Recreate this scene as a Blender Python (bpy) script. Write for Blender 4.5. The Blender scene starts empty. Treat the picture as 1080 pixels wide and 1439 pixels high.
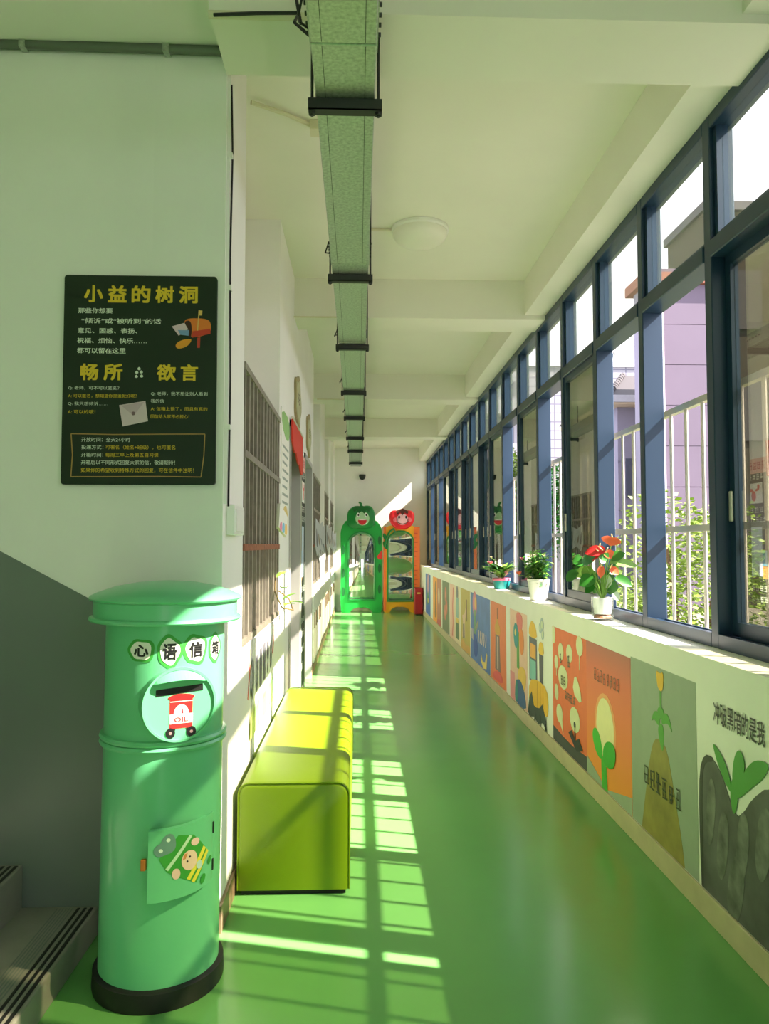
import bpy, bmesh, math, random
from mathutils import Vector, Matrix
random.seed(7)
S = bpy.context.scene
COL = S.collection
R = math.radians

# ------------------------------------------------------------------ camera, sky, sun, exposure
cam = bpy.data.cameras.new('camera')
cam.sensor_fit = 'VERTICAL'; cam.sensor_height = 36; cam.lens = 1040 / 1439 * 36; cam.clip_end = 400; cam.clip_start = .02
co = bpy.data.objects.new('camera', cam); COL.objects.link(co)
co.location = (0, 0, 1.45); co.rotation_euler = (R(90 + 2.56), 0, R(-2.0355))
S.camera = co

w = bpy.data.worlds.new('sky'); S.world = w; w.use_nodes = True
nt = w.node_tree; bg = nt.nodes['Background']
tc = nt.nodes.new('ShaderNodeTexCoord'); no = nt.nodes.new('ShaderNodeTexNoise'); no.inputs['Scale'].default_value = 2.2
no.inputs['Detail'].default_value = 4
cr = nt.nodes.new('ShaderNodeValToRGB')
cr.color_ramp.elements[0].position = .35; cr.color_ramp.elements[0].color = (.78, .81, 1.0, 1)
cr.color_ramp.elements[1].position = .7; cr.color_ramp.elements[1].color = (1.0, .95, .96, 1)
nt.links.new(tc.outputs['Generated'], no.inputs['Vector']); nt.links.new(no.outputs['Fac'], cr.inputs['Fac'])
nt.links.new(cr.outputs['Color'], bg.inputs['Color']); bg.inputs['Strength'].default_value = 1.1

sun = bpy.data.lights.new('sun', 'SUN'); sun.energy = 10.0; sun.angle = R(.55); sun.color = (1, .86, .77)
so = bpy.data.objects.new('sun', sun); COL.objects.link(so)
so.rotation_euler = Vector((-1.07, .29, -1.0)).to_track_quat('-Z', 'Y').to_euler(); so.location = (12, -3, 12)

S.view_settings.view_transform = 'Standard'; S.view_settings.look = 'None'; S.view_settings.gamma = 1
S.view_settings.use_curve_mapping = False
S.view_settings.exposure = 1.55
S.cycles.max_bounces = 16; S.cycles.diffuse_bounces = 10; S.cycles.transparent_max_bounces = 24

# ------------------------------------------------------------------ materials
def lin(c):
    return tuple(((v / 255) / 12.92 if v / 255 <= .04045 else ((v / 255 + .055) / 1.055) ** 2.4) for v in c)

def mat(name, rgb, rough=.6, metal=0, var=.0, vscale=6, bump=0, bscale=60, spec=.5, coat=0):
    m = bpy.data.materials.new(name); m.use_nodes = True
    t = m.node_tree; b = t.nodes['Principled BSDF']
    c = lin(rgb) + (1,)
    b.inputs['Base Color'].default_value = c; b.inputs['Roughness'].default_value = rough
    b.inputs['Metallic'].default_value = metal; b.inputs['Specular IOR Level'].default_value = spec
    b.inputs['Coat Weight'].default_value = coat
    if var or bump:
        tc = t.nodes.new('ShaderNodeTexCoord')
    if var:
        n = t.nodes.new('ShaderNodeTexNoise'); n.inputs['Scale'].default_value = vscale; n.inputs['Detail'].default_value = 5
        r = t.nodes.new('ShaderNodeMapRange'); r.inputs['From Min'].default_value = .3; r.inputs['From Max'].default_value = .7
        r.inputs['To Min'].default_value = 1 - var; r.inputs['To Max'].default_value = 1 + var * .6
        x = t.nodes.new('ShaderNodeVectorMath'); x.operation = 'SCALE'; x.inputs[0].default_value = c[:3]
        t.links.new(tc.outputs['Object'], n.inputs['Vector']); t.links.new(n.outputs['Fac'], r.inputs['Value'])
        t.links.new(r.outputs['Result'], x.inputs['Scale']); t.links.new(x.outputs['Vector'], b.inputs['Base Color'])
    if bump:
        n2 = t.nodes.new('ShaderNodeTexNoise'); n2.inputs['Scale'].default_value = bscale; n2.inputs['Detail'].default_value = 3
        bp = t.nodes.new('ShaderNodeBump'); bp.inputs['Strength'].default_value = bump; bp.inputs['Distance'].default_value = .01
        t.links.new(tc.outputs['Object'], n2.inputs['Vector']); t.links.new(n2.outputs['Fac'], bp.inputs['Height'])
        t.links.new(bp.outputs['Normal'], b.inputs['Normal'])
    return m

def glass(name, tint, f0=.05, rough=0):
    """thin pane: Schlick reflection over a tinted see-through body, the same from both sides"""
    m = bpy.data.materials.new(name); m.use_nodes = True; t = m.node_tree
    t.nodes.remove(t.nodes['Principled BSDF'])
    tr = t.nodes.new('ShaderNodeBsdfTransparent'); tr.inputs['Color'].default_value = tint + (1,)
    gl = t.nodes.new('ShaderNodeBsdfGlossy'); gl.inputs['Roughness'].default_value = rough; gl.inputs['Color'].default_value = (.95, .97, .93, 1)
    g = t.nodes.new('ShaderNodeNewGeometry'); dt = t.nodes.new('ShaderNodeVectorMath'); dt.operation = 'DOT_PRODUCT'
    t.links.new(g.outputs['Normal'], dt.inputs[0]); t.links.new(g.outputs['Incoming'], dt.inputs[1])
    def mth(op, x, y=None):
        n = t.nodes.new('ShaderNodeMath'); n.operation = op
        for k, v in enumerate((x, y)):
            if v is None: continue
            if isinstance(v, (int, float)): n.inputs[k].default_value = v
            else: t.links.new(v, n.inputs[k])
        return n.outputs[0]
    c = mth('SUBTRACT', 1.0, mth('ABSOLUTE', dt.outputs['Value'])); p = mth('POWER', c, 5.0)
    f = mth('ADD', mth('MULTIPLY', p, 1 - f0), f0)
    mx = t.nodes.new('ShaderNodeMixShader'); o = t.nodes['Material Output']
    t.links.new(f, mx.inputs[0]); t.links.new(tr.outputs[0], mx.inputs[1]); t.links.new(gl.outputs[0], mx.inputs[2])
    t.links.new(mx.outputs[0], o.inputs['Surface'])
    return m

M = {}
M['wall'] = mat('wall_white_paint', (240, 239, 234), .75, var=.03, vscale=2.5, bump=.04, bscale=40)
M['ceil'] = mat('ceiling_paint', (234, 232, 220), .85, var=.03, vscale=1.5)
M['dado'] = mat('grey_green_gloss_paint', (112, 122, 116), .32, var=.06, vscale=2)
M['mint'] = mat('pale_mint_wall_paint', (238, 241, 226), .6, var=.04, vscale=3, bump=.03)
M['skirt'] = mat('beige_skirting', (196, 186, 146), .5, var=.1, vscale=8)
M['tile'] = mat('brown_skirting_tile', (150, 124, 98), .4, var=.15, vscale=9)
M['floor'] = mat('green_epoxy_floor', (106, 172, 94), .2, var=.06, vscale=1.6, bump=.015, bscale=5, spec=.55)
M['tread'] = mat('grey_stair_vinyl', (140, 140, 130), .38, var=.08, vscale=12)
M['rubber'] = mat('black_rubber', (24, 25, 26), .5)
M['frame'] = mat('navy_aluminium', (28, 54, 78), .35, metal=.1)
M['glass'] = glass('coated_window_glass', (.72, .71, .62), .25)
M['transom'] = glass('transom_glass', (.90, .92, .88), .05)
M['steel'] = mat('stainless_bar', (214, 208, 198), .3, metal=.55)
M['galv'] = mat('galvanised_sheet', (176, 182, 172), .42, metal=.75, var=.26, vscale=75)
M['pipe'] = mat('dull_grey_pipe', (104, 112, 100), .4, metal=.3)
M['dark'] = mat('dark_steel', (58, 60, 58), .5, metal=.5)
M['white'] = mat('white_plastic', (236, 236, 230), .4)
M['cream'] = mat('cream_conduit', (220, 214, 186), .5)
M['mailgreen'] = mat('mint_green_enamel', (106, 198, 142), .3, coat=.2)
M['black'] = mat('black_paint', (16, 16, 16), .5)
M['lime'] = mat('lime_leatherette', (112, 142, 1), .38, var=.03, bump=.05, bscale=220)
M['limeside'] = M['lime']
M['sign'] = mat('dark_green_board', (5, 30, 10), .5)
M['yellow'] = mat('yellow_print', (226, 190, 44), .5)
M['whiteprint'] = mat('white_print', (226, 232, 220), .5)
M['orangeprint'] = mat('orange_print', (232, 128, 50), .5)
M['bronze'] = mat('ochre_line', (176, 134, 74), .5)
M['grille'] = mat('weathered_grey_bar', (150, 142, 130), .45, metal=.35, var=.2, vscale=20)
M['rust'] = mat('rusted_bar', (150, 92, 66), .7, var=.4, vscale=40)
M['dgreen'] = mat('deep_green_plastic', (18, 128, 52), .35)
M['bgreen'] = mat('bright_green_plastic', (24, 160, 62), .35)
M['tomato'] = mat('tomato_red_plastic', (226, 34, 44), .35)
M['pinkface'] = mat('pink_face', (240, 150, 160), .5)
M['amber'] = mat('amber_plastic', (242, 176, 30), .4)
M['orange'] = mat('orange_plastic', (238, 116, 50), .4)
M['redbox'] = mat('red_metal_box', (170, 20, 30), .4)
M['mirror'] = mat('silver_mirror', (236, 238, 236), .02, metal=1)
M['opal'] = mat('opal_shade', (236, 234, 222), .3)
M['leaf'] = mat('glossy_leaf', (46, 116, 34), .35, var=.25, vscale=14)
M['leaf2'] = mat('pale_leaf', (120, 166, 66), .45, var=.25, vscale=20)
M['leaf3'] = mat('lime_bush_leaf', (112, 140, 44), .55, var=.25, vscale=3)
M['umber'] = mat('umber_render', (58, 52, 40), .9, var=.1, vscale=1)
M['soil'] = mat('soil', (96, 58, 40), .9)
M['palebract'] = mat('pale_green_bract', (170, 192, 160), .4)
M['redpetal'] = mat('red_petal', (214, 50, 50), .35)
M['orpetal'] = mat('orange_petal', (236, 110, 70), .35)
M['pinkpetal'] = mat('pink_petal', (232, 120, 150), .45)
M['whitepetal'] = mat('cream_petal', (240, 226, 190), .5)
M['teal'] = mat('teal_pot', (30, 140, 140), .35)
M['potglass'] = glass('clear_pot_glass', (.95, .97, .97), .04)
M['doorgrey'] = mat('grey_door_paint', (176, 174, 172), .4)
M['redcloth'] = mat('red_cloth', (214, 58, 44), .7)
M['chalk'] = mat('chalkboard', (38, 52, 40), .6)
M['paper'] = mat('paper', (238, 236, 228), .7)
M['lavender'] = mat('lavender_render', (98, 89, 106), .9, var=.06, vscale=1)
M['lavender2'] = mat('grey_lavender_render', (128, 124, 142), .9, var=.06, vscale=1)
M['roofred'] = mat('red_brown_fascia', (128, 78, 64), .8)
M['rooftile'] = mat('dark_roof_tile', (62, 60, 64), .8)
M['ground'] = mat('concrete_yard', (110, 108, 100), .9, var=.1, vscale=1)
M['bark'] = mat('bark', (96, 76, 56), .9)
_pm = {}
def paint(rgb, rough=.55):
    if rgb not in _pm: _pm[rgb] = mat('paint_%d_%d_%d' % rgb, rgb, rough, var=.06, vscale=9)
    return _pm[rgb]
def tilemat():
    m = mat('white_wall_tiles', (196, 196, 204), .6); t = m.node_tree; b = t.nodes['Principled BSDF']
    tc = t.nodes.new('ShaderNodeTexCoord'); sp = t.nodes.new('ShaderNodeSeparateXYZ'); cb = t.nodes.new('ShaderNodeCombineXYZ'); br = t.nodes.new('ShaderNodeTexBrick')
    br.inputs['Color1'].default_value = (.30, .30, .34, 1); br.inputs['Color2'].default_value = (.27, .27, .31, 1); br.inputs['Mortar'].default_value = (.13, .13, .18, 1)
    br.inputs['Scale'].default_value = 1; br.inputs['Brick Width'].default_value = .9; br.inputs['Row Height'].default_value = .55; br.inputs['Mortar Size'].default_value = .035; br.offset = 0
    t.links.new(tc.outputs['Object'], sp.inputs[0]); t.links.new(sp.outputs['X'], cb.inputs['X']); t.links.new(sp.outputs['Z'], cb.inputs['Y'])
    t.links.new(cb.outputs[0], br.inputs['Vector']); t.links.new(br.outputs['Color'], b.inputs['Base Color']); return m
M['towertile'] = tilemat()

# ------------------------------------------------------------------ mesh helpers
WL = {}
def reg(o, parent):
    COL.objects.link(o)
    if parent is not None: o.parent = parent
def thing(name, label=None, cat=None, loc=(0, 0, 0), group=None, kind=None):
    o = bpy.data.objects.new(name, None); o.empty_display_size = .05; COL.objects.link(o); o.location = loc; WL[o.name] = Vector(loc)
    tag(o, label, cat, group, kind); return o
def tag(o, label=None, cat=None, group=None, kind=None):
    if label: o['label'] = label
    if cat: o['category'] = cat
    if group: o['group'] = group
    if kind: o['kind'] = kind
    return o
def mk(name, vf, m, parent=None, smooth=False, bevel=0, seg=2):
    """vf = (verts, faces) in world space -> one mesh object"""
    v, f = vf
    off = WL.get(parent.name, Vector((0, 0, 0))) if parent is not None else Vector((0, 0, 0))
    if parent is None:
        xs = [p[0] for p in v]; ys = [p[1] for p in v]; zs = [p[2] for p in v]
        loc = Vector(((min(xs) + max(xs)) / 2, (min(ys) + max(ys)) / 2, min(zs)))
    else: loc = Vector((0, 0, 0))
    me = bpy.data.meshes.new(name)
    me.from_pydata([(p[0] - off.x - loc.x, p[1] - off.y - loc.y, p[2] - off.z - loc.z) for p in v], [], f)
    bm = bmesh.new(); bm.from_mesh(me)
    bmesh.ops.recalc_face_normals(bm, faces=bm.faces)
    if bevel: bmesh.ops.bevel(bm, geom=list(bm.edges), offset=bevel, segments=seg, profile=.5, affect='EDGES')
    if smooth:
        for fc in bm.faces: fc.smooth = True
        for e in bm.edges:
            if len(e.link_faces) == 2 and e.calc_face_angle(0) > R(38): e.smooth = False
    bm.to_mesh(me); bm.free()
    me.materials.append(m)
    o = bpy.data.objects.new(name, me); o.location = loc; reg(o, parent); WL[o.name] = off if parent is not None else loc
    return o
def join(*vfs):
    V, F = [], []
    for v, f in vfs:
        n = len(V); V += [tuple(p) for p in v]; F += [tuple(i + n for i in q) for q in f]
    return V, F
def box(x0, x1, y0, y1, z0, z1):
    v = [(x, y, z) for z in (z0, z1) for y in (y0, y1) for x in (x0, x1)]
    return v, [(0, 2, 3, 1), (4, 5, 7, 6), (0, 1, 5, 4), (2, 6, 7, 3), (0, 4, 6, 2), (1, 3, 7, 5)]
def tube(pts, r, n=8, r1=None):
    pts = [Vector(p) for p in pts]; V, F = [], []; k = len(pts)
    up = Vector((0, 0, 1)); prev = None
    for i, p in enumerate(pts):
        d = (pts[min(i + 1, k - 1)] - pts[max(i - 1, 0)]).normalized()
        a = d.cross(up if abs(d.z) < .95 else Vector((1, 0, 0))).normalized() if prev is None else (prev - d * prev.dot(d)).normalized()
        prev = a; b = d.cross(a); rr = r if r1 is None else r + (r1 - r) * i / (k - 1)
        V += [p + (a * math.cos(2 * math.pi * j / n) + b * math.sin(2 * math.pi * j / n)) * rr for j in range(n)]
    for i in range(k - 1):
        for j in range(n): F.append((i * n + j, i * n + (j + 1) % n, (i + 1) * n + (j + 1) % n, (i + 1) * n + j))
    F += [tuple(range(n))[::-1], tuple(range((k - 1) * n, k * n))]
    return [tuple(p) for p in V], F
def lathe(c, prof, n=32, axis='z'):
    V, F = [], []
    for r, z in prof:
        for j in range(n):
            a = 2 * math.pi * j / n; V.append((c[0] + r * math.cos(a), c[1] + r * math.sin(a), c[2] + z))
    for i in range(len(prof) - 1):
        for j in range(n): F.append((i * n + j, i * n + (j + 1) % n, (i + 1) * n + (j + 1) % n, (i + 1) * n + j))
    F += [tuple(range(n))[::-1], tuple(range((len(prof) - 1) * n, len(prof) * n))]
    return V, F
class Fr:
    def __init__(s, o, u, v): s.o = Vector(o); s.u = Vector(u).normalized(); s.v = Vector(v).normalized(); s.n = s.u.cross(s.v)
    def __call__(s, a, b, c=0): return s.o + s.u * a + s.v * b + s.n * c
def prism(pts, fr, off=0, th=.001):
    n = len(pts)
    V = [tuple(fr(a, b, off)) for a, b in pts] + [tuple(fr(a, b, off + th)) for a, b in pts]
    F = [tuple(range(n))[::-1], tuple(range(n, 2 * n))] + [(i, (i + 1) % n, n + (i + 1) % n, n + i) for i in range(n)]
    return V, F
def ell(cx, cy, rx, ry, n=20, a0=0, rot=0):
    o = []
    for i in range(n):
        t = 2 * math.pi * i / n + a0; x, y = rx * math.cos(t), ry * math.sin(t)
        o.append((cx + x * math.cos(rot) - y * math.sin(rot), cy + x * math.sin(rot) + y * math.cos(rot)))
    return o
def rect(x0, y0, x1, y1): return [(x0, y0), (x1, y0), (x1, y1), (x0, y1)]
def stroke(pts, wd):
    L, Rr = [], []
    for i, p in enumerate(pts):
        a = pts[max(i - 1, 0)]; b = pts[min(i + 1, len(pts) - 1)]
        dx, dy = b[0] - a[0], b[1] - a[1]; l = math.hypot(dx, dy) or 1
        nx, ny = -dy / l * wd / 2, dx / l * wd / 2
        L.append((p[0] + nx, p[1] + ny)); Rr.append((p[0] - nx, p[1] - ny))
    return L + Rr[::-1]
def smoothpoly(pts, it=2):
    for _ in range(it):
        q = []
        for i in range(len(pts)):
            a, b = pts[i], pts[(i + 1) % len(pts)]
            q += [(a[0] * .75 + b[0] * .25, a[1] * .75 + b[1] * .25), (a[0] * .25 + b[0] * .75, a[1] * .25 + b[1] * .75)]
        pts = q
    return pts
def resample(poly, n):
    L = [0]
    for i in range(len(poly)):
        a, b = poly[i], poly[(i + 1) % len(poly)]; L.append(L[-1] + math.hypot(b[0] - a[0], b[1] - a[1]))
    out = []; j = 0
    for k in range(n):
        s = L[-1] * k / n
        while L[j + 1] < s: j += 1
        t = (s - L[j]) / max(L[j + 1] - L[j], 1e-9); a, b = poly[j], poly[(j + 1) % len(poly)]
        out.append((a[0] + (b[0] - a[0]) * t, a[1] + (b[1] - a[1]) * t))
    return out
_tc = {}
def text2d(s, bold=.0):
    """glyph outlines as 2D mesh, unit-ish size, bbox moved to the origin"""
    if (s, bold) in _tc: return _tc[(s, bold)]
    c = bpy.data.curves.new('txt', 'FONT'); c.body = s; c.resolution_u = 2
    o = bpy.data.objects.new('txt', c); COL.objects.link(o)
    me = bpy.data.meshes.new_from_object(o.evaluated_get(bpy.context.evaluated_depsgraph_get()))
    v = [(p.co.x, p.co.y, 0) for p in me.vertices]; f = [tuple(p.vertices) for p in me.polygons]
    bpy.data.objects.remove(o); bpy.data.curves.remove(c); bpy.data.meshes.remove(me)
    if bold:
        V, F = [], []
        for q, (dx, dy) in enumerate(((-1, -1), (1, -1), (1, 1), (-1, 1), (0, 0), (-1, 0), (1, 0), (0, 1), (0, -1))):
            F += [tuple(i + len(V) for i in t) for t in f]; V += [(p[0] + dx * bold, p[1] + dy * bold, q * .00004) for p in v]
        v, f = V, F
    x0 = min(p[0] for p in v); y0 = min(p[1] for p in v); x1 = max(p[0] for p in v); y1 = max(p[1] for p in v)
    r = ([(p[0] - x0, p[1] - y0, p[2]) for p in v], f, x1 - x0, y1 - y0); _tc[(s, bold)] = r
    return r
def lettering(s, x0, y0, x1, y1, fr, off, m, parent, bold=0, name='lettering'):
    v, f, ww, hh = text2d(s, bold)
    sx, sy = (x1 - x0) / ww, (y1 - y0) / hh
    return mk(name, ([tuple(fr(x0 + a * sx, y0 + b * sy, off + c)) for a, b, c in v], f), m, parent)
def scribble(n, x0, y0, x1, y1, fr, off, m, parent, seed=1, wd=.1, name='writing'):
    """a row of n brushed characters too faint to read in the photograph: crossing short strokes"""
    rn = random.Random(seed); V = []; cw = (x1 - x0) / n; h = y1 - y0
    for c in range(n):
        ax, aw = x0 + cw * c + cw * .08, cw * .84
        for q in range(3):
            yy = y0 + h * (.15 + .35 * q + rn.uniform(-.08, .08)); a = ax + aw * rn.uniform(0, .25); b = ax + aw * rn.uniform(.7, 1)
            V.append(prism(stroke([(a, yy), (b, yy + h * rn.uniform(-.04, .1))], h * wd), fr, off + .00003 * q, .0002))
        for q in range(2):
            xx = ax + aw * (.25 + .45 * q + rn.uniform(-.1, .1)); a = y0 + h * rn.uniform(0, .2); b = y0 + h * rn.uniform(.75, 1)
            V.append(prism(stroke([(xx, a), (xx + aw * rn.uniform(-.15, .15), b)], h * wd), fr, off + .0001 + .00003 * q, .0002))
    return mk(name, join(*V), m, parent)
def slices(v2, f2, step):
    """cut a flat 2D mesh in vertical strips so that it can be wrapped round a cylinder"""
    bm = bmesh.new(); v2 = [(p[0], p[1], p[2] if len(p) > 2 else 0) for p in v2]; vs = [bm.verts.new(p) for p in v2]
    for q in f2:
        try: bm.faces.new([vs[i] for i in q])
        except ValueError: pass
    x0 = min(p[0] for p in v2); x1 = max(p[0] for p in v2); x = x0 + step
    while x < x1:
        bmesh.ops.bisect_plane(bm, geom=list(bm.verts) + list(bm.edges) + list(bm.faces), plane_co=(x, 0, 0), plane_no=(1, 0, 0)); x += step
    bm.verts.index_update()
    r = [(p.co.x, p.co.y, p.co.z) for p in bm.verts], [tuple(p.index for p in q.verts) for q in bm.faces]
    bm.free(); return r

# ------------------------------------------------------------------ the setting
XL, XR, XW = -.52, 1.36, 1.53          # side wall, parapet face, inner face of the window
YF, YE = 2.86, 16.55                   # stair wall, end wall
ZC, ZB, ZS = 3.62, 3.30, 1.01          # ceiling, beam underside, sill
YB = -3.2
Zm, Zt = 2.735, 3.335                  # transom rail, window head
STR = dict(kind='structure')
tag(mk('floor', box(-3.6, 1.7, YB - .2, YE + .2, -.15, 0), M['floor']), 'glossy green painted corridor floor', 'floor', **STR)
tag(mk('ceiling', box(-3.6, 1.75, YB - .2, YE + .2, ZC, ZC + .2), M['ceil']), 'pale painted corridor ceiling', 'ceiling', **STR)
# beams across the corridor
tag(mk('trim_1', join(box(XL, 1.66, 2.50, 2.855, ZB, ZC), box(-3.5, XL, .4, YF, 3.40, ZC)), M['ceil']), 'painted downstand beam at the corridor mouth', 'beam', **STR)
for k, y in enumerate((5.95, 9.32, 12.6)):
    tag(mk('trim_%d' % (k + 2), box(XL - .28, 1.66, y, y + .36, ZB, ZC), M['ceil']), ['first', 'second', 'third'][k] + ' painted beam crossing above the far corridor', 'beam', **STR)
# side wall with bays and door openings
bays = [(3.36, 4.87), (8.55, 10.1), (11.4, 12.9), (13.9, 15.4)]
doors = [(5.58, 6.55, 2.40), (7.10, 8.20, 2.34)]
parts = [box(-.95, -.80, YF, YE + .1, 0, ZC)]
y = YF
for a, b, h in sorted([(a, b, None) for a, b in bays] + doors):
    parts.append(box(-.80, XL, y, a, 0, ZC))
    parts.append(box(-.80, XL, a, b, 0, 1.0) if h is None else box(-.80, XL, a, b, h, ZC)); y = b
parts.append(box(-.80, XL, y, YE + .1, 0, ZC))
tag(mk('wall_left', join(*parts), M['wall']), 'white corridor wall with barred windows and doors', 'wall', **STR)
tag(mk('wall_stair', box(-3.6, -.80, YF, YF + .14, 0, ZC), M['wall']), 'white wall beside the stairs behind the letter box', 'wall', **STR)
tag(mk('wall_end', box(-.95, 1.75, YE, YE + .15, 0, ZC), M['wall']), 'white end wall behind the vegetable mirrors', 'wall', **STR)
tag(mk('wall_lobby', box(-3.75, -3.6, YB, YF, 0, ZC), M['wall']), 'lobby wall outside the view', 'wall', **STR)
tag(mk('wall_rear', join(box(-3.6, .0, YB - .15, YB, 0, ZC), box(1.0, 1.7, YB - .15, YB, 0, ZC), box(.0, 1.0, YB - .15, YB, 2.2, ZC)), M['wall']), 'unseen rear lobby wall with doorway sized for its daylight', 'wall', **STR)  # doorway out of view, its width set by the light it lets in
wr = mk('wall_right', box(XR, 1.66, YB, YE, 0, ZS), M['mint'])
tag(wr, 'pale mint parapet wall under the long window', 'wall', **STR)
tag(mk('lintel', box(XR, 1.66, YB, YE, Zt, ZC), M['ceil']), 'painted lintel above the long window', 'lintel', **STR)
tag(mk('baseboard_right', box(XR - .012, XR, YB, YE, 0, .105), M['skirt'], bevel=.003, seg=1), 'beige painted skirting under the murals', 'skirting', **STR)
bl = thing('baseboard_left', 'low brown tiled skirting along the white wall', 'skirting', (XL, YF, 0), **STR)
y = YF - .01
while y < 5.5:
    mk('tile', box(XL, XL + .012, y, min(y + .3, 5.55) - .004, 0, .1), M['tile'], bl); y += .3
y = 8.3
while y < 16.3:
    mk('tile', box(XL, XL + .012, y, y + .596, 0, .1), M['tile'], bl); y += .6
# sloping gloss dado on the stair wall
ff = Fr((0, YF, 0), (1, 0, 0), (0, 0, 1))
sl = .536
dz = lambda x: 1.245 + (-1.015 - x) * sl
tag(mk('trim_6', prism([(-3.5, 0), (-.56, 0), (-.56, max(dz(-.56), .9)), (-3.5, dz(-3.5))], ff, 0, .003), M['dado']), 'grey green gloss dado following the stair slope', 'dado', **STR)

# ------------------------------------------------------------------ stairs
st = thing('staircase', 'grey stairs with black grooved nosings beside the letter box', 'stairs', (-1.2, 2.0, 0), kind='structure')
for k in range(7):
    x1 = -.965 - .278 * k; z1 = .107 + .155 * k
    if k == 0: sh = [(x1 - .3, 0), (x1, 0), (x1, z1), (x1 - .3, z1)]
    tr_ = box(x1 - .30, x1, 1.15, YF - .003, 0 if k == 0 else z1 - .16, z1)
    p = mk('step', tr_, M['tread'], st, bevel=.006, seg=2)
    for j, (xo, wd) in enumerate(((.012, .012), (.036, .010), (.060, .010))):
        mk('nosing_strip', box(x1 - xo - wd, x1 - xo, 1.17, YF - .02, z1 - .002, z1 + .002), M['rubber'], p)
    for j in range(6):
        mk('grip_line', box(x1 - .085 - j * .011 - .004, x1 - .085 - j * .011, 1.17, YF - .02, z1 - .001, z1 + .001), M['dado'], p)

# ------------------------------------------------------------------ long window
P0, PIT = 3.145, .777
OPEN = {0, 1, 3, 5, 13, 15, -6, -7}  # last two bays, unseen behind the camera, are left open to brighten the lobby
FX0, FX1 = XW, 1.64
IN0, IN1, OUT0, OUT1 = 1.54, 1.575, 1.592, 1.627   # two sash tracks
ORD = 'first second third fourth fifth sixth seventh eighth ninth tenth eleventh twelfth thirteenth fourteenth fifteenth sixteenth seventeenth eighteenth nineteenth twentieth twenty-first twenty-second twenty-third twenty-fourth twenty-fifth'.split()
def sash(parent, y0, y1, x0, x1, latch):
    z0, z1 = ZS + .055, Zm - .035; s = .042
    o = mk('sash', join(box(x0, x1, y0, y0 + s, z0, z1), box(x0, x1, y1 - s, y1, z0, z1), box(x0, x1, y0 + s, y1 - s, z0, z0 + .06), box(x0, x1, y0 + s, y1 - s, z1 - .045, z1)), M['frame'], parent)
    xm = (x0 + x1) / 2
    mk('pane', box(xm - .0025, xm + .0025, y0 + s, y1 - s, z0 + .06, z1 - .045), M['glass'], o)
    if latch: mk('latch', box(x0 - .012, x0 - .0005, latch - .011, latch + .011, 1.55, 1.68), M['steel'], o, bevel=.003, seg=1)
k = 0
for i in range(-8, 17):
    y0 = P0 + PIT * i; y1 = y0 + PIT if i < 16 else YE - .034; k += 1
    st_ = 'open sliding light' if i in OPEN else 'closed sliding light'
    wn = thing('window_%d' % k, 'navy framed window bay with ' + st_ + ', ' + ORD[16 - i] + ' bay from the end wall', 'window', (FX0, y0, ZS), kind='structure')
    mk('post', box(FX0, FX1, y0 - .032, y0 + .032, ZS, Zt), M['frame'], wn, bevel=.004, seg=1)
    if i == 16: mk('post', box(FX0, FX1, y1 - .032, YE, ZS, Zt), M['frame'], wn)
    a, b = y0 + .032, y1 - .032
    mk('bottom_rail', join(box(FX0, FX1, a, b, ZS, ZS + .022), box(FX0, FX0 + .014, a, b, ZS + .022, ZS + .06), box(1.577, 1.590, a, b, ZS + .022, ZS + .052), box(FX1 - .012, FX1, a, b, ZS + .022, ZS + .05)), M['frame'], wn)
    mk('mid_rail', box(FX0 - .006, FX1, a, b, Zm - .035, Zm + .04), M['frame'], wn, bevel=.004, seg=1)
    mk('top_rail', box(FX0, FX1, a, b, Zt - .06, Zt), M['frame'], wn, bevel=.004, seg=1)
    mk('transom_frame', join(box(FX0 + .02, FX0 + .07, a, a + .03, Zm + .04, Zt - .06), box(FX0 + .02, FX0 + .07, b - .03, b, Zm + .04, Zt - .06), box(FX0 + .02, FX0 + .07, a + .03, b - .03, Zm + .04, Zm + .065)), M['frame'], wn)
    mk('transom_pane', box(1.574, 1.579, a + .03, b - .03, Zm + .065, Zt - .06), M['transom'], wn)
    if i in OPEN: continue
    if i == -2:
        sash(wn, a, b - .09, IN0, IN1, b - .12); sash(wn, a, b - .10, OUT0, OUT1, None)
    elif i != -1 and (i + 1 in OPEN and i + 1 != 0 + 3) or i != -1 and i - 1 in OPEN:
        sash(wn, a, b, IN0, IN1, b - .02); sash(wn, a + .02, b, OUT0, OUT1, None)
    else:
        sash(wn, a, b, (IN0, OUT0)[i % 2], (IN1, OUT1)[i % 2], b - .02)

# ------------------------------------------------------------------ security bars outside
sg = thing('security_grille', 'stainless steel security bars outside the long window', 'security grille', (1.70, 6, .8))
GX = 1.70
for z, r in ((2.17, .016), (1.535, .016), (.86, .016)):
    mk('rail', box(GX - .012, GX + .022, -3.0, YE, z - r, z + r), M['steel'], sg)
nb = 0; y = -2.9
bar0 = None
while y < YE - .05:
    if bar0 is None: bar0 = mk('bar', tube([(GX, y, .80), (GX, y, 2.19)], .0105, 8), M['steel'], sg, smooth=True); yb0 = y
    else:
        o = bar0.copy(); COL.objects.link(o); o.location.y += y - yb0
    y += .185
for yy in (-2.9, 1.2, 5.4, 9.6, 13.8):
    mk('bracket', box(1.645, GX - .012, yy - .015, yy + .015, 1.52, 1.55), M['steel'], sg)
    mk('bracket', box(1.645, GX - .012, yy - .015, yy + .015, .845, .875), M['steel'], sg)

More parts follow.
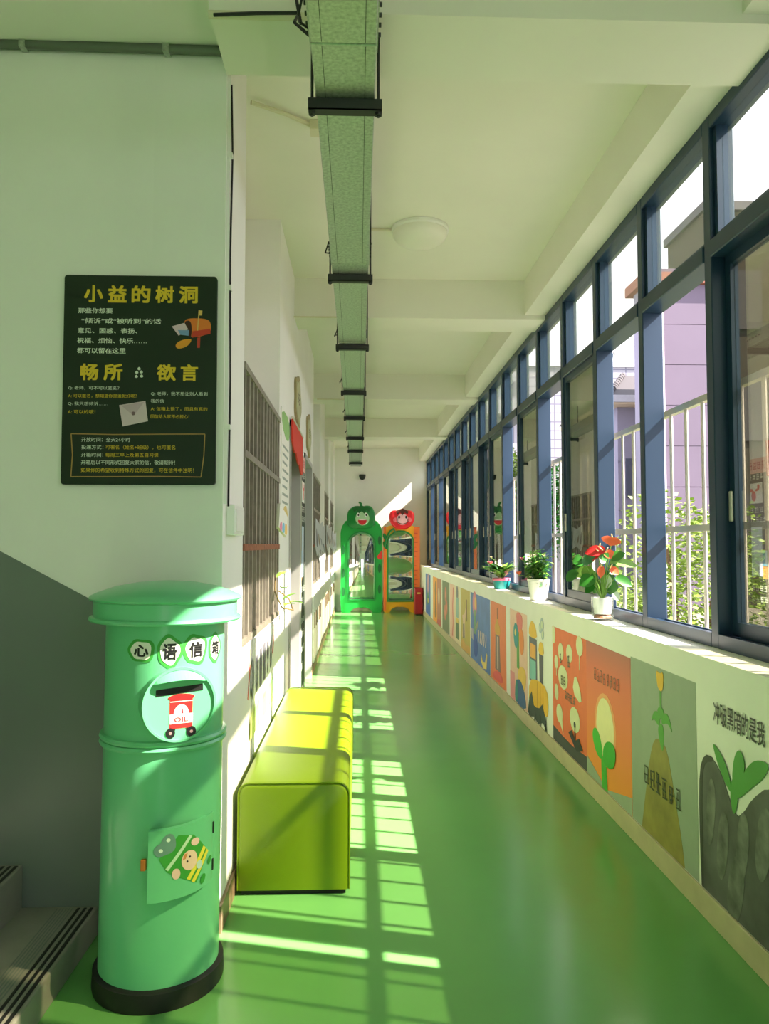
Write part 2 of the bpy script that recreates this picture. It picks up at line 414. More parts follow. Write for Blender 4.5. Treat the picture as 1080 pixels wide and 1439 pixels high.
# ------------------------------------------------------------------ bays in the side wall: barred windows
bl_lab = ['grey barred window nearest the letter box', 'barred window just past the two doors', 'barred window with papers hung before it deep in the corridor', 'last barred window before the end mirrors']
for n, (a, b) in enumerate(bays):
    wn = thing('window_%d' % (40 + n), 'timber framed window light behind the bars, ' + ['first', 'second', 'third', 'fourth'][n] + ' bay', 'window', (-.75, a, 1.0), kind='structure')
    mk('window_frame', join(box(-.80, -.74, a, a + .05, 1.0, 2.3), box(-.80, -.74, b - .05, b, 1.0, 2.3), box(-.80, -.74, a + .05, b - .05, 1.0, 1.05), box(-.80, -.74, a + .05, b - .05, 2.25, 2.3), box(-.80, -.74, (a + b) / 2 - .03, (a + b) / 2 + .03, 1.05, 2.25)), M['doorgrey'], wn)
    for c, d in ((a + .05, (a + b) / 2 - .03), ((a + b) / 2 + .03, b - .05)):
        mk('pane', box(-.78, -.775, c, d, 1.05, 2.25), M['glass'], wn)
    g = thing('window_grille', bl_lab[n], 'window grille', (XL, a, 1.0), group='barred windows on the white wall')
    nbar = 12
    for q in range(nbar):
        yy = a + .03 + (b - a - .06) * q / (nbar - 1)
        mk('bar', box(XL - .03, XL + .004, yy - .016, yy + .016, 1.0, 2.28), M['grille'], g)
    for q, z in enumerate((1.012, 1.44, 1.87, 2.27)):
        mk('crossbar', box(XL - .022, XL + .008, a, b, z - .016, z + .016), M['rust'] if q == 1 else M['grille'], g)

# ------------------------------------------------------------------ doors
lf = Fr((XL, 0, 0), (0, 1, 0), (0, 0, 1))
for n, (a, b, h) in enumerate(doors):
    d = thing('door_%d' % (n + 1), ['grey door under the red pelmet', 'grey door with black lever beside the chalkboard'][n], 'door', (-.66, a, 0), kind='structure')
    mk('door_leaf', box(-.70, -.66, a + .05, b - .05, .01, h - .06), M['doorgrey'], d, bevel=.004, seg=1)
    mk('door_frame', join(box(-.72, XL + .012, a, a + .05, 0, h), box(-.72, XL + .012, b - .05, b, 0, h), box(-.72, XL + .012, a, b, h - .05, h)), M['doorgrey'], d)
    for (z0, z1) in ((.2, .95), (1.15, 2.1)):
        mk('panel', box(-.66, -.652, a + .18, b - .18, z0, z1), M['doorgrey'], d, bevel=.003, seg=1)
    hd = mk('handle_plate', box(-.66, -.645, b - .15, b - .11, .98, 1.16), M['black'], d, bevel=.003, seg=1)
    mk('lever', tube([(-.645, b - .13, 1.10), (-.60, b - .13, 1.10), (-.60, b - .25, 1.10)], .01, 8), M['black'], hd)
    mk('key_escutcheon', ell and prism(ell(b - .13, .98, .02, .026, 14), Fr((-.645, 0, 0), (0, 1, 0), (0, 0, 1)), 0, .006), M['black'], hd)
# plaques above the doors
def cloud(cx, cy, s): return [(cx + s * math.cos(t) * (1 + .12 * math.cos(5 * t)), cy + s * .75 * math.sin(t) * (1 + .12 * math.cos(5 * t))) for t in [2 * math.pi * i / 40 for i in range(40)]]
for n, (cy, cz, s) in enumerate(((6.22, 2.66, .28), (7.60, 2.58, .28))):
    p = thing('door_plaque', ['cloud shaped wooden plaque above the pelmet door', 'cloud shaped wooden plaque above the lever door'][n], 'plaque', (XL, cy, cz - .2), group='plaques above doors')
    mk('plate', prism(cloud(cy, cz, s), lf, .001, .017), paint((160, 146, 104)), p)
    mk('face', prism(cloud(cy, cz, s * .82), lf, .018, .004), paint((190, 190, 150)), p)
    scribble(3, cy - .15, cz - .04, cy + .15, cz + .06, lf, .0222, paint((90, 80, 60)), p, n)
pel = thing('red_pelmet', 'red scalloped cloth pelmet hung over the first door', 'pelmet', (XL, 5.6, 2.0))
pts = [(5.56, 2.40), (6.58, 2.40)] + [(6.58 - 1.02 * t, 2.40 - .16 - .16 * (1 - t) - .04 * abs(math.sin(t * 9.4))) for t in [i / 24 for i in range(25)]]
mk('cloth', prism(pts, lf, .016, .012), M['redcloth'], pel)
mk('rod', tube([(XL + .025, 5.54, 2.41), (XL + .025, 6.60, 2.41)], .01, 8), M['steel'], pel)

# ------------------------------------------------------------------ things on the side wall
nb_ = thing('notice_board', 'tall white notice sheet with green heading beside the first door', 'notice', (XL, 4.94, 1.6))
mk('sheet', prism(rect(4.94, 1.60, 5.48, 2.38), lf, .001, .008), M['paper'], nb_)
mk('heading', prism(smoothpoly([(4.95, 2.37), (5.47, 2.37), (5.47, 2.22), (5.25, 2.19), (4.95, 2.26)], 1), lf, .009, .002), paint((150, 196, 120)), nb_)
for q in range(9):
    mk('text_line', prism(rect(5.0, 2.12 - q * .055, 5.42 - .05 * (q % 3), 2.137 - q * .055), lf, .009, .001), paint((150, 160, 150)), nb_)
mk('arch_motif', prism([(5.02 + .38 * (.5 + .5 * math.cos(t)), 1.605 + .12 * math.sin(t)) for t in [math.pi * i / 14 for i in range(15)]], lf, .009, .002), paint((226, 200, 120)), nb_)
ch = thing('chalkboard', 'narrow dark chalkboard strip with pinned papers between the two doors', 'chalkboard', (XL, 6.6, .15))
mk('board', prism(rect(6.60, .17, 7.06, 2.16), lf, .001, .012), M['chalk'], ch)
mk('frame', join(prism(rect(6.585, .155, 6.60, 2.175), lf, .001, .018), prism(rect(7.06, .155, 7.075, 2.175), lf, .001, .018)), paint((190, 190, 176)), ch)
mk('title_label', prism(rect(6.57, 2.12, 6.94, 2.26), lf, .014, .006), paint((236, 180, 170)), ch)
scribble(4, 6.61, 2.15, 6.90, 2.23, lf, .0203, paint((190, 60, 60)), ch, 4)
def wrow(txt, x0, x1, z, h): scribble(len(txt), x0, z, x1, z + h, lf, .0133, M['whiteprint'], ch, int(z * 1000), name='chalk_writing')
wrow('每一天都在', 6.66, 6.98, 2.06, .055); wrow('努力长大', 6.66, 7.0, 1.75, .055); wrow('快乐学习 健康', 6.63, 7.03, 1.66, .055)
wrow('爱护花草树木', 6.63, 7.03, 1.02, .06); wrow('从我做起', 6.62, 6.9, .92, .06); wrow('我爱我的学校', 6.63, 7.03, .74, .06); wrow('一起努力', 6.66, 6.98, .62, .06); wrow('天天向上 加油', 6.63, 7.03, .48, .06); wrow('每日一句', 6.66, 6.95, .32, .07)
lp = mk('lobster_drawing', prism(rect(6.68, 1.84, 6.96, 2.03), lf, .013, .002), M['paper'], ch)
for pp in (smoothpoly([(6.80, 1.86), (6.85, 1.86), (6.87, 1.93), (6.83, 1.97), (6.78, 1.92)]), smoothpoly([(6.83, 1.95), (6.91, 1.95), (6.92, 2.01), (6.88, 2.02), (6.89, 1.98), (6.84, 1.98)]), smoothpoly([(6.80, 1.95), (6.73, 1.96), (6.72, 2.01), (6.76, 2.02), (6.76, 1.98), (6.80, 1.97)])):
    mk('red_shape', prism(pp, lf, .015, .001), paint((220, 70, 56)), lp)
mk('blue_sheet', prism(rect(6.70, 1.16, 6.90, 1.62), lf, .013, .002), paint((204, 220, 236)), ch)
mk('coloured_note', prism(rect(6.62, 1.26, 6.70, 1.40), lf, .013, .002), paint((120, 190, 226)), ch)
mk('coloured_note', prism(rect(6.62, 1.14, 6.70, 1.25), lf, .013, .002), paint((232, 140, 70)), ch)
# white board panels and painted numbers below the first grille
for n, (a, b) in enumerate(((3.68, 4.42), (4.43, 5.18))):
    tag(mk('wall_panel', prism(rect(a, .105, b, .985), lf, .0005, .006), M['white'], bevel=.001, seg=1), ['white board under the first grille behind the lime bench', 'white board under the notice sheet'][n], 'board', 'white boards low on the wall')
na = thing('number_sticker', 'wall sticker of grey outlined numbers over green grass', 'wall sticker', (XL, 3.5, .4))
for q, t in enumerate('001198'):
    a = 3.62 + q * .15
    lettering(t, a, .70 + .005 * q, a + .085, .90 + .005 * q, lf, .0085, paint((112, 110, 122)), na, .02, name='digit')
    gp = [(a - .03, .52)] + [(a - .03 + .02 * j, .58 + (.09 if j % 2 else 0) + .02 * random.random()) for j in range(8)] + [(a + .13, .52)]
    mk('grass_tuft', prism(gp, lf, .008, .001), paint((150, 206, 120) if q % 2 else (214, 226, 140)), na)
mk('red_stroke', prism(stroke([(3.55, .72), (3.60, .84), (3.62, .95)], .025), lf, .001, .001), paint((226, 120, 100)), na)
mk('red_stroke', prism(stroke([(4.50, .80), (4.54, .88), (4.53, .97)], .04), lf, .008, .001), paint((200, 90, 80)), na)
# conduit box and cable on the corner
jb = thing('junction_box', 'small white junction box on the wall corner above the letter box', 'junction box', (XL, 3.04, 1.49))
mk('body', box(XL, XL + .035, 2.93, 3.16, 1.49, 1.61), M['white'], jb, bevel=.005)
mk('cover', box(XL + .035, XL + .039, 2.95, 3.14, 1.505, 1.595), M['white'], jb, bevel=.001, seg=1)
cd = thing('conduit', 'thin white conduit with black wire running up the wall corner', 'conduit', (XL, 2.89, 1.6))
mk('channel', box(XL, XL + .012, 2.875, 2.9, 1.61, 3.33), M['white'], cd)
mk('wire', tube([(XL + .016, 2.892, 1.6), (XL + .018, 2.897, 2.1), (XL + .015, 2.888, 2.6), (XL + .019, 2.897, 3.0), (XL + .014, 2.889, 3.28)], .004, 6), M['black'], cd)
for z in (1.9, 2.45, 2.98): mk('clip', box(XL, XL + .022, 2.872, 2.906, z, z + .018), M['white'], cd)
# long pipe on the stair wall
pp = thing('wall_pipe', 'grey metal pipe run along the top of the stair wall', 'pipe', (-1.5, YF - .02, 3.38))
mk('pipe', tube([(-3.4, YF - .022, 3.41), (XL, YF - .022, 3.385)], .019, 10), M['pipe'], pp, smooth=True)
mk('pipe', tube([(XL, YF - .36, 3.283), (-.16, YF - .36, 3.283)], .014, 10), M['cream'], pp, smooth=True)
for x in (-2.6, -1.9, -1.3, -.75): mk('clip', box(x - .012, x + .012, YF - .042, YF - .002, 3.365 - (x + .52) * .01, 3.425 - (x + .52) * .01), M['galv'], pp)
# cable from wall to ceiling box
tag(mk('ceiling_conduit', join(tube([(XL, 3.51, 3.59), (-.36, 3.62, 3.60), (-.24, 3.72, 3.602)], .011, 8), box(-.25, -.17, 3.69, 3.77, 3.57, ZC - .001)), M['cream']), 'cream conduit bending across the ceiling to a small box', 'conduit')

# bag on the grille, vine, hung papers
bg_ = thing('paper_bag', 'small printed paper bag hung on the first grille', 'paper bag', (XL + .03, 4.55, 1.5))
bf = Fr((XL + .0085, 4.62, 1.53), (.30, .95, 0), (0, 0, 1))
mk('bag_body', prism([(0, .03), (.13, -.03), (.14, .10), (.02, .18)], bf, 0, .02), M['paper'], bg_)
for q, c in enumerate(((230, 140, 170), (120, 190, 220), (240, 200, 110))):
    mk('print', prism(smoothpoly([(.01 + .04 * q, .02 - .015 * q), (.05 + .04 * q, .0 - .01 * q), (.05 + .04 * q, .07 - .01 * q), (.02 + .04 * q, .06)]), bf, .0202, .001), paint(c), bg_)
vn = thing('trailing_vine', 'green trailing vine with bright leaves on the first grille', 'plant', (XL, 4.7, 1.0))
mk('stem', tube([(XL + .008, 4.78, 1.16), (XL + .07, 4.86, 1.10), (XL + .10, 4.84, 1.03), (XL + .04, 4.74, 1.05), (XL + .008, 4.6, 1.16), (XL + .008, 4.62, 1.26)], .005, 6), paint((130, 110, 70)), vn)
def leafmesh(base, d, up, L, W, curl=.25, heart=False, n=5):
    base, d = Vector(base), Vector(d).normalized(); up = (Vector(up) - d * Vector(up).dot(d)).normalized(); s = d.cross(up)
    V, F = [], []
    for i in range(n + 1):
        t = i / n
        wv = (math.sin(math.pi * min(1, t * .86 + .14)) ** .8 if heart else math.sin(math.pi * (t * .96 + .02)) ** .9) * W / 2
        c = base + d * (L * t) - up * (curl * L * t * t)
        if heart and i == 0: c = c - d * (L * .02)
        V += [tuple(c - s * wv + up * wv * .3), tuple(c), tuple(c + s * wv + up * wv * .3)]
        if i:
            k = 3 * i
            F += [(k - 3, k - 2, k + 1, k), (k - 2, k - 1, k + 2, k + 1)]
    return V, F
for (p, d) in (((XL + .06, 4.66, 1.07), (.5, .8, .3)), ((XL + .04, 4.72, 1.10), (.6, .2, .5)), ((XL + .08, 4.84, 1.08), (.8, .5, .1)), ((XL + .02, 4.60, 1.25), (.5, .6, .5)), ((XL + .05, 4.62, 1.18), (.3, -.8, .3))):
    mk('leaf', leafmesh(p, d, (0, 0, 1), .10, .06), M['leaf2'], vn)
for n, (yy, z0, s) in enumerate(((8.80, 1.32, .42), (9.5, 1.22, .50), (11.8, 1.35, .40), (14.4, 1.3, .40))):
    hp = thing('hung_drawing', ['pale crumpled drawing hung nearest past the second door', 'grey crumpled drawing hung beside the first on the second grille', 'drawing hung on the third grille', 'drawing hung on the last grille'][n], 'drawing', (XL, yy, z0), group='drawings hung on the far grilles')
    f2 = Fr((XL + .0085, yy, z0), (.22, .97, 0), (0, 0, 1))
    mk('sheet', prism([(0, .12), (.08, 0), (.22, .08), (.36, .03), (.33, s * .6), (.34, s), (.2, s - .04), (.02, s + .03)], f2, 0, .004), paint((200, 202, 206)), hp)
    for q in range(3):
        mk('sketch', prism(smoothpoly([(.05 + .09 * q, .12 + .05 * q), (.12 + .09 * q, .10), (.10 + .08 * q, s * .5), (.04 + .09 * q, s * (.9 - .2 * q))]), f2, .0042 + .001 * q, .001), paint([(120, 120, 128), (150, 132, 110), (104, 112, 126)][q]), hp)
    mk('peg', tube([f2(.17, s - .03, .004), f2(.17, s + .03, .012)], .008, 6), M['steel'], hp)
# low cupboard boards under far grilles
for n, (a, b) in enumerate(((8.5, 10.15), (11.3, 13.0), (13.8, 15.5))):
    lk = thing('wall_locker', ['cream tongued locker front under the second grille', 'cream tongued locker front under the third grille', 'cream tongued locker front under the last grille'][n], 'locker', (XL, a, 0), group='locker fronts under the far grilles')
    m_ = 5
    for q in range(m_):
        y0 = a + (b - a) * q / m_; dr = mk('door', prism(rect(y0 + .006, .11, y0 + (b - a) / m_ - .006, .96), lf, .0005, .018), M['wall'], lk, bevel=.003, seg=1)
        mk('pull', prism(rect(y0 + .05, .5, y0 + .075, .68), lf, .0185, .012), paint((150, 130, 110)), dr)

# ------------------------------------------------------------------ green information sign
sg_ = thing('information_sign', 'dark green sign with yellow and white Chinese writing on the stair wall', 'sign', (-.838, YF, 1.68))
sx0, sx1, sz0, sz1 = -1.129, -.547, 1.68, 2.489
rr = .012; rp = []
for cx_, cz_, a0 in ((sx1 - rr, sz0 + rr, -90), (sx1 - rr, sz1 - rr, 0), (sx0 + rr, sz1 - rr, 90), (sx0 + rr, sz0 + rr, 180)):
    rp += [(cx_ + rr * math.cos(R(a0 + 18 * q)), cz_ + rr * math.sin(R(a0 + 18 * q))) for q in range(6)]
mk('board', prism(rp, ff, .001, .014), M['sign'], sg_)
SU = lambda x: sx0 + (x - 125) / 812 * (sx1 - sx0)
SV = lambda y: sz0 + (1237 - y) / 1134 * (sz1 - sz0)
def stx(s, x0, yt, x1, yb, m='whiteprint', bold=0): lettering(s, SU(x0), SV(yb), SU(x1), SV(yt), ff, .0156, M[m], sg_, bold)
for q, c in enumerate('小益的树洞'): stx(c, 230 + q * 126, 158, 330 + q * 126, 252, 'yellow', .03)
stx('那些你想要', 200, 283, 382, 312, bold=.012); stx('“倾诉”或“被听到”的话', 218, 338, 640, 367, bold=.012)
stx('意见、困惑、表扬、', 200, 392, 515, 421, bold=.012); stx('祝福、烦恼、快乐……', 198, 446, 566, 475, bold=.012); stx('都可以留在这里', 198, 500, 455, 530, bold=.012)
for c, x0, x1 in (('畅', 218, 312), ('所', 340, 440), ('欲', 622, 722), ('言', 748, 840)): stx(c, x0, 586, x1, 676, 'yellow', .03)
stx('Q: 老师，可不可以匿名？', 155, 708, 424, 728); stx('A: 可以匿名，想知道你是谁就好呢？', 155, 750, 518, 771, 'yellow')
stx('Q: 我只想倾诉……', 155, 793, 365, 813); stx('A: 可以的哦！', 155, 836, 300, 857, 'yellow')
stx('Q: 老师，我不想让别人看到', 592, 736, 892, 757); stx('我的信', 592, 776, 662, 797)
stx('A: 信箱上锁了，而且有真的', 592, 818, 892, 838, 'yellow'); stx('回信给大家不必担心！', 592, 859, 796, 880, 'yellow')
stx('开放时间：全天24小时', 230, 984, 486, 1008); stx('投递方式：', 230, 1025, 345, 1048); stx('可署名（姓名+班级），也可匿名', 357, 1025, 724, 1048, 'yellow')
stx('开箱时间：', 230, 1066, 345, 1089); stx('每周三早上及第五自习课', 357, 1066, 636, 1089, 'yellow')
stx('开箱后以不同形式回复大家的信，敬请期待！', 230, 1106, 724, 1130); stx('如果你的希望收到特殊方式的回复，可在信件中注明！', 230, 1147, 824, 1172, 'yellow')
bp_ = [(SU(x), SV(y)) for x, y in ((175, 965), (400, 968), (640, 965), (880, 963), (876, 1080), (862, 1195), (640, 1192), (400, 1194), (178, 1195), (184, 1080))]
for q in range(len(bp_)): mk('border_line', prism(stroke([bp_[q], bp_[(q + 1) % len(bp_)]], .0035), ff, .0151, .0008), M['bronze'], sg_)
def sp(name, pts, rgb, o=.0151, it=2, par=None):
    q = [(SU(x), SV(y)) for x, y in pts]
    return mk(name, prism(smoothpoly(q, it) if it else q, ff, o, .0006), paint(rgb), par or sg_)
pb = sp('mailbox_picture', [(760, 345), (800, 332), (890, 336), (908, 365), (906, 415), (806, 446), (770, 400)], (226, 120, 44))
sp('flap', [(715, 480), (745, 455), (795, 445), (806, 455), (780, 490), (730, 505)], (232, 150, 40), .0158, par=pb)
sp('opening', [(765, 350), (795, 345), (805, 380), (802, 440), (785, 430), (768, 390)], (60, 24, 20), .0158, par=pb)
sp('letter', [(698, 380), (765, 360), (785, 395), (735, 430)], (220, 190, 206), .0164, 0, pb); sp('letter', [(730, 400), (790, 400), (788, 430), (745, 425)], (120, 150, 200), .0168, 0, pb)
sp('red_side', [(806, 440), (808, 405), (904, 390), (904, 418)], (206, 60, 40), .0157, 0, pb)
sp('post', [(834, 440), (850, 436), (848, 495), (834, 495)], (196, 60, 40), .0151, 0, pb); sp('flag', [(832, 400), (840, 290), (860, 292), (858, 318), (844, 318), (838, 402)], (224, 180, 100), .0166, 0, pb)
for q, (x, y) in enumerate(((527, 610), (515, 630), (539, 628), (513, 652), (541, 650))): sp('sprout_leaf', [(x - 11, y + 4), (x, y - 11), (x + 11, y + 4), (x, y + 11)], (220, 224, 214), .0151, 2)
ev = sp('envelope_picture', [(425, 810), (563, 786), (578, 895), (445, 924)], (214, 190, 202), .0151, 0)
sp('envelope_flap', [(436, 812), (556, 792), (506, 862), (496, 862)], (196, 168, 184), .0158, 0, ev); sp('seal', [(490, 846), (508, 843), (512, 862), (494, 866)], (120, 90, 100), .0164, 1, ev)

# ------------------------------------------------------------------ letter box
AX = Vector((-.668, 2.585, 0))
mb = thing('letter_box', 'mint green cylindrical letter box with black base beside the stairs', 'letter box', tuple(AX))
BR = .195
mk('body', lathe(AX, [(BR, .05), (BR, .79), (BR + .010, .792), (BR + .014, .800), (BR + .010, .808), (BR + .003, .810), (BR + .010, .812), (BR + .014, .820), (BR + .010, .828), (BR, .830), (BR, 1.20)], 64), M['mailgreen'], mb, smooth=True)
mk('base', lathe(AX, [(BR + .016, 0), (BR + .018, .01), (BR + .016, .06), (BR + .004, .066)], 64), M['rubber'], mb, smooth=True)
mk('lid', lathe(AX, [(.18, 1.195), (.248, 1.197), (.252, 1.203), (.249, 1.21), (.238, 1.213), (.238, 1.262), (.250, 1.266), (.253, 1.272), (.248, 1.279), (.225, 1.290), (.17, 1.309), (.10, 1.322), (.04, 1.327), (.005, 1.328)], 64), M['mailgreen'], mb, smooth=True)
FW = Vector((.253, -.967, 0)); RT = Vector((.967, .253, 0))
def cyl(ang): return FW * math.cos(R(ang)) + RT * math.sin(R(ang))
def wrap(v2, f2, ang, z, r, name, m, parent):
    v2, f2 = slices(v2, f2, .012)
    return mk(name, ([tuple(AX + cyl(ang + math.degrees(a / BR)) * (r + c) + Vector((0, 0, z + b))) for a, b, c in v2], f2), m, parent)
def blob(w_, h_, seed):
    rnd = random.Random(seed); ph = rnd.random() * 6
    return [(w_ * math.cos(t) * (1 + .09 * math.sin(3 * t + ph)), h_ * math.sin(t) * (1 + .09 * math.sin(4 * t + ph))) for t in [2 * math.pi * i / 36 for i in range(36)]]
for q, (c, ang, z, w_, h_) in enumerate((('心', -23, 1.115, .045, .038), ('语', 3, 1.111, .040, .052), ('信', 28, 1.113, .045, .050), ('箱', 53, 1.11, .036, .048))):
    pl = blob(w_, h_, q); n_ = len(pl)
    lb = wrap(pl, [tuple(range(n_))], ang, z, BR + .0012, 'character_sticker', paint((58, 160, 60)), mb)
    pl = [(a * .76, b * .78) for a, b in pl]
    wrap(pl, [tuple(range(n_))], ang, z, BR + .0020, 'sticker_face', M['paper'], lb)
    v, f, ww, hh = text2d(c, .03); s_ = (w_ * 1.05) / ww; sy_ = (h_ * 1.0) / hh
    wrap([((a - ww / 2) * s_, (b - hh / 2) * sy_, c_) for a, b, c_ in v], f, ang, z, BR + .0030, 'character', M['black'], lb)
# round slot plate
mang = 12; mn = cyl(mang); mu = RT * math.cos(R(mang)) - FW * math.sin(R(mang))
mf = Fr(AX + mn * (BR + .012) + Vector((0, 0, .945)), mu, (0, 0, 1))
def ringz(fr, ro, ri, z0, z1, n=48):
    V, F = [], []
    for r_, z_ in ((ro, z0), (ro, z1), (ri, z1), (ri, z0)): V += [tuple(fr(r_ * math.cos(2 * math.pi * i / n), r_ * math.sin(2 * math.pi * i / n), z_)) for i in range(n)]
    for a in range(4):
        b = (a + 1) % 4
        for i in range(n): F.append((a * n + i, a * n + (i + 1) % n, b * n + (i + 1) % n, b * n + i))
    return V, F
md = mk('slot_plate', prism(ell(0, 0, .113, .113, 48), mf, -.06, .06), M['mailgreen'], mb, smooth=True)
mk('rim', ringz(mf, .117, .110, -.055, .008), M['mailgreen'], md, smooth=True)
hood = [(.112 * math.cos(t), .112 * math.sin(t)) for t in [R(42 + 96 * i / 16) for i in range(17)]]
hv = [tuple(mf(a, b, .002)) for a, b in hood] + [tuple(mf(a * .97, .070 + .012 * (1 - (a / .084) ** 2), .004 + .034 * max(0, 1 - (a / .084) ** 2) ** .5)) for a, b in hood] + [tuple(mf(a * .97, .068 + .012 * (1 - (a / .084) ** 2), .001)) for a, b in hood]
hF = []
for i in range(16):
    for k_ in ((0, 17), (17, 34)): hF.append((k_[0] + i, k_[0] + i + 1, k_[1] + i + 1, k_[1] + i))
mk('hood', (hv, hF), M['mailgreen'], md)
mk('slot', prism([(-.074, .030), (.074, .040), (.074, .060), (-.074, .050)], mf, .0005, .0015), M['black'], md)
def ms(name, pts, rgb, o, it=0): return mk(name, prism(smoothpoly(pts, it) if it else pts, mf, o, .0005), paint(rgb, .4), md)
ox = .006
ms('barrel_sticker', [(ox - .036, -.075), (ox + .036, -.075), (ox + .036, .015), (ox - .036, .015)], (214, 40, 40), .0006)
ms('barrel_cap', ell(ox, .022, .042, .011, 20), (206, 34, 36), .0012)
ms('barrel_line', rect(ox - .036, .008, ox + .036, .011), (240, 190, 180), .0014)
ms('barrel_band', rect(ox - .037, -.060, ox + .037, -.030), (240, 206, 200), .0012)
ms('gauge', [(ox + .024 * math.cos(t), -.030 + .030 * math.sin(t)) for t in [math.pi * i / 14 for i in range(15)]], (244, 176, 184), .0018)
ms('gauge_hand', [(ox + .001, -.028), (ox + .006, -.028), (ox + .005, -.012)], (190, 40, 50), .0024)
for sx_ in (-1, 1):
    ms('wheel', ell(ox + sx_ * .033, -.088, .015, .017, 16), (24, 22, 24), .0024); ms('wheel_hub', ell(ox + sx_ * .033, -.088, .005, .005, 10), (150, 120, 120), .003)
    ms('foot', [(ox + sx_ * .016, -.075), (ox + sx_ * .030, -.075), (ox + sx_ * .026, -.1)], (30, 26, 26), .0016)
lettering('OIL', ox - .022, -.055, ox + .022, -.040, mf, .002, paint((206, 60, 60)), md, .02)
# collection door
AL, AR, DZ0, DH = -20.0, 54.0, .352, .218
hinge = AX + cyl(AR) * (BR + .003); dw = R(AR - AL) * BR
RM = Matrix.Rotation(R(15), 4, 'Z')
if ((RM @ (AX + cyl(AL) * BR - hinge)) + hinge - AX).length < BR: RM = Matrix.Rotation(R(-15), 4, 'Z')
def dpos(a, b, o):
    p = AX + cyl(AL + math.degrees(a / BR)) * (BR + .003 + o) - hinge
    p = RM @ p + hinge; return (p.x, p.y, DZ0 + b)
def curved(pts, o0, o1):
    v2, f2 = slices(pts, [tuple(range(len(pts)))], .012)
    return [dpos(p[0], p[1], o0) for p in v2], f2
def bentbox(a0, a1, b0, b1, o0, o1, n=12):
    V, F = [], []
    for i in range(n + 1):
        a = a0 + (a1 - a0) * i / n; V += [dpos(a, b0, o0), dpos(a, b0, o1), dpos(a, b1, o1), dpos(a, b1, o0)]
    for i in range(n):
        for j in range(4): F.append((i * 4 + j, i * 4 + (j + 1) % 4, i * 4 + 4 + (j + 1) % 4, i * 4 + 4 + j))
    F += [(3, 2, 1, 0), (n * 4, n * 4 + 1, n * 4 + 2, n * 4 + 3)]
    return V, F
dr = mk('collection_door', bentbox(0, dw, 0, DH, -.003, 0), M['mailgreen'], mb, smooth=True)
mk('door_flange', join(bentbox(0, .003, 0, DH, -.024, -.003, 2), bentbox(.003, dw * .85, 0, .003, -.018, -.003), bentbox(.003, dw * .85, DH - .003, DH, -.018, -.003)), M['mailgreen'], dr)
pq = Vector(dpos(-.012, .115, -.01)); mk('padlock', box(pq.x - .010, pq.x + .006, pq.y - .008, pq.y + .008, pq.z - .017, pq.z + .017), paint((190, 110, 40)), dr, bevel=.003)
for z in (.03, .15): mk('hinge', bentbox(dw - .004, dw + .003, z, z + .035, 0, .004, 2), M['dark'], dr)
def dsx(x): return (x - 185) / (900 - 185) * dw
def dsy(x, y):
    t = (x - 185) / 715; top = 270 - 55 * t; bot = 945 - 110 * t; return DH * (bot - y) / (bot - top)
def ds(name, pts, rgb, o, it=0):
    q = [(dsx(x), dsy(x, y)) for x, y in pts]; return mk(name, curved(smoothpoly(q, it) if it else q, o + .0006, 0), paint(rgb, .4), dr)
ds('toy_sticker', [(440, 322), (590, 345), (680, 430), (790, 545), (632, 795), (465, 720), (340, 650), (275, 530)], (62, 160, 60), .0004)
ds('key', [(300, 340), (350, 292), (400, 310), (420, 380), (415, 440), (380, 475), (330, 490), (270, 515), (228, 470), (240, 410), (290, 385)], (110, 150, 140), .0010, 1)
for x, y in ((352, 355), (290, 450)): ds('key_hole', ell(x, y, 18, 18, 12), (226, 244, 232), .0016)
ds('stripe', [(545, 340), (575, 350), (355, 640), (330, 625)], (190, 226, 190), .0010)
ds('stripe', [(715, 475), (750, 505), (560, 755), (525, 738)], (232, 224, 70), .0010); ds('stripe', [(765, 518), (795, 545), (605, 790), (575, 770)], (232, 224, 70), .0010)
ds('face', ell(553, 570, 82, 92, 22), (236, 206, 180), .0016); ds('eye', ell(552, 538, 10, 11, 10), (30, 30, 30), .0022); ds('eye', ell(527, 578, 10, 11, 10), (30, 30, 30), .0022); ds('hair', [(480, 560), (500, 505), (530, 500), (510, 550)], (214, 140, 80), .0022)
ds('hand', ell(610, 412, 48, 36, 14), (236, 200, 186), .0016); ds('hand', ell(425, 675, 38, 50, 14), (236, 200, 186), .0016)
ds('foot', [(770, 640), (830, 595), (865, 610), (850, 650), (810, 685)], (50, 150, 54), .0010, 1); ds('foot', [(680, 770), (720, 728), (760, 750), (740, 800), (700, 832), (680, 810)], (50, 150, 54), .0010, 1)
ds('badge', ell(662, 635, 38, 40, 14), (190, 220, 210), .0022)
mb.rotation_euler = (0, R(.5), 0)

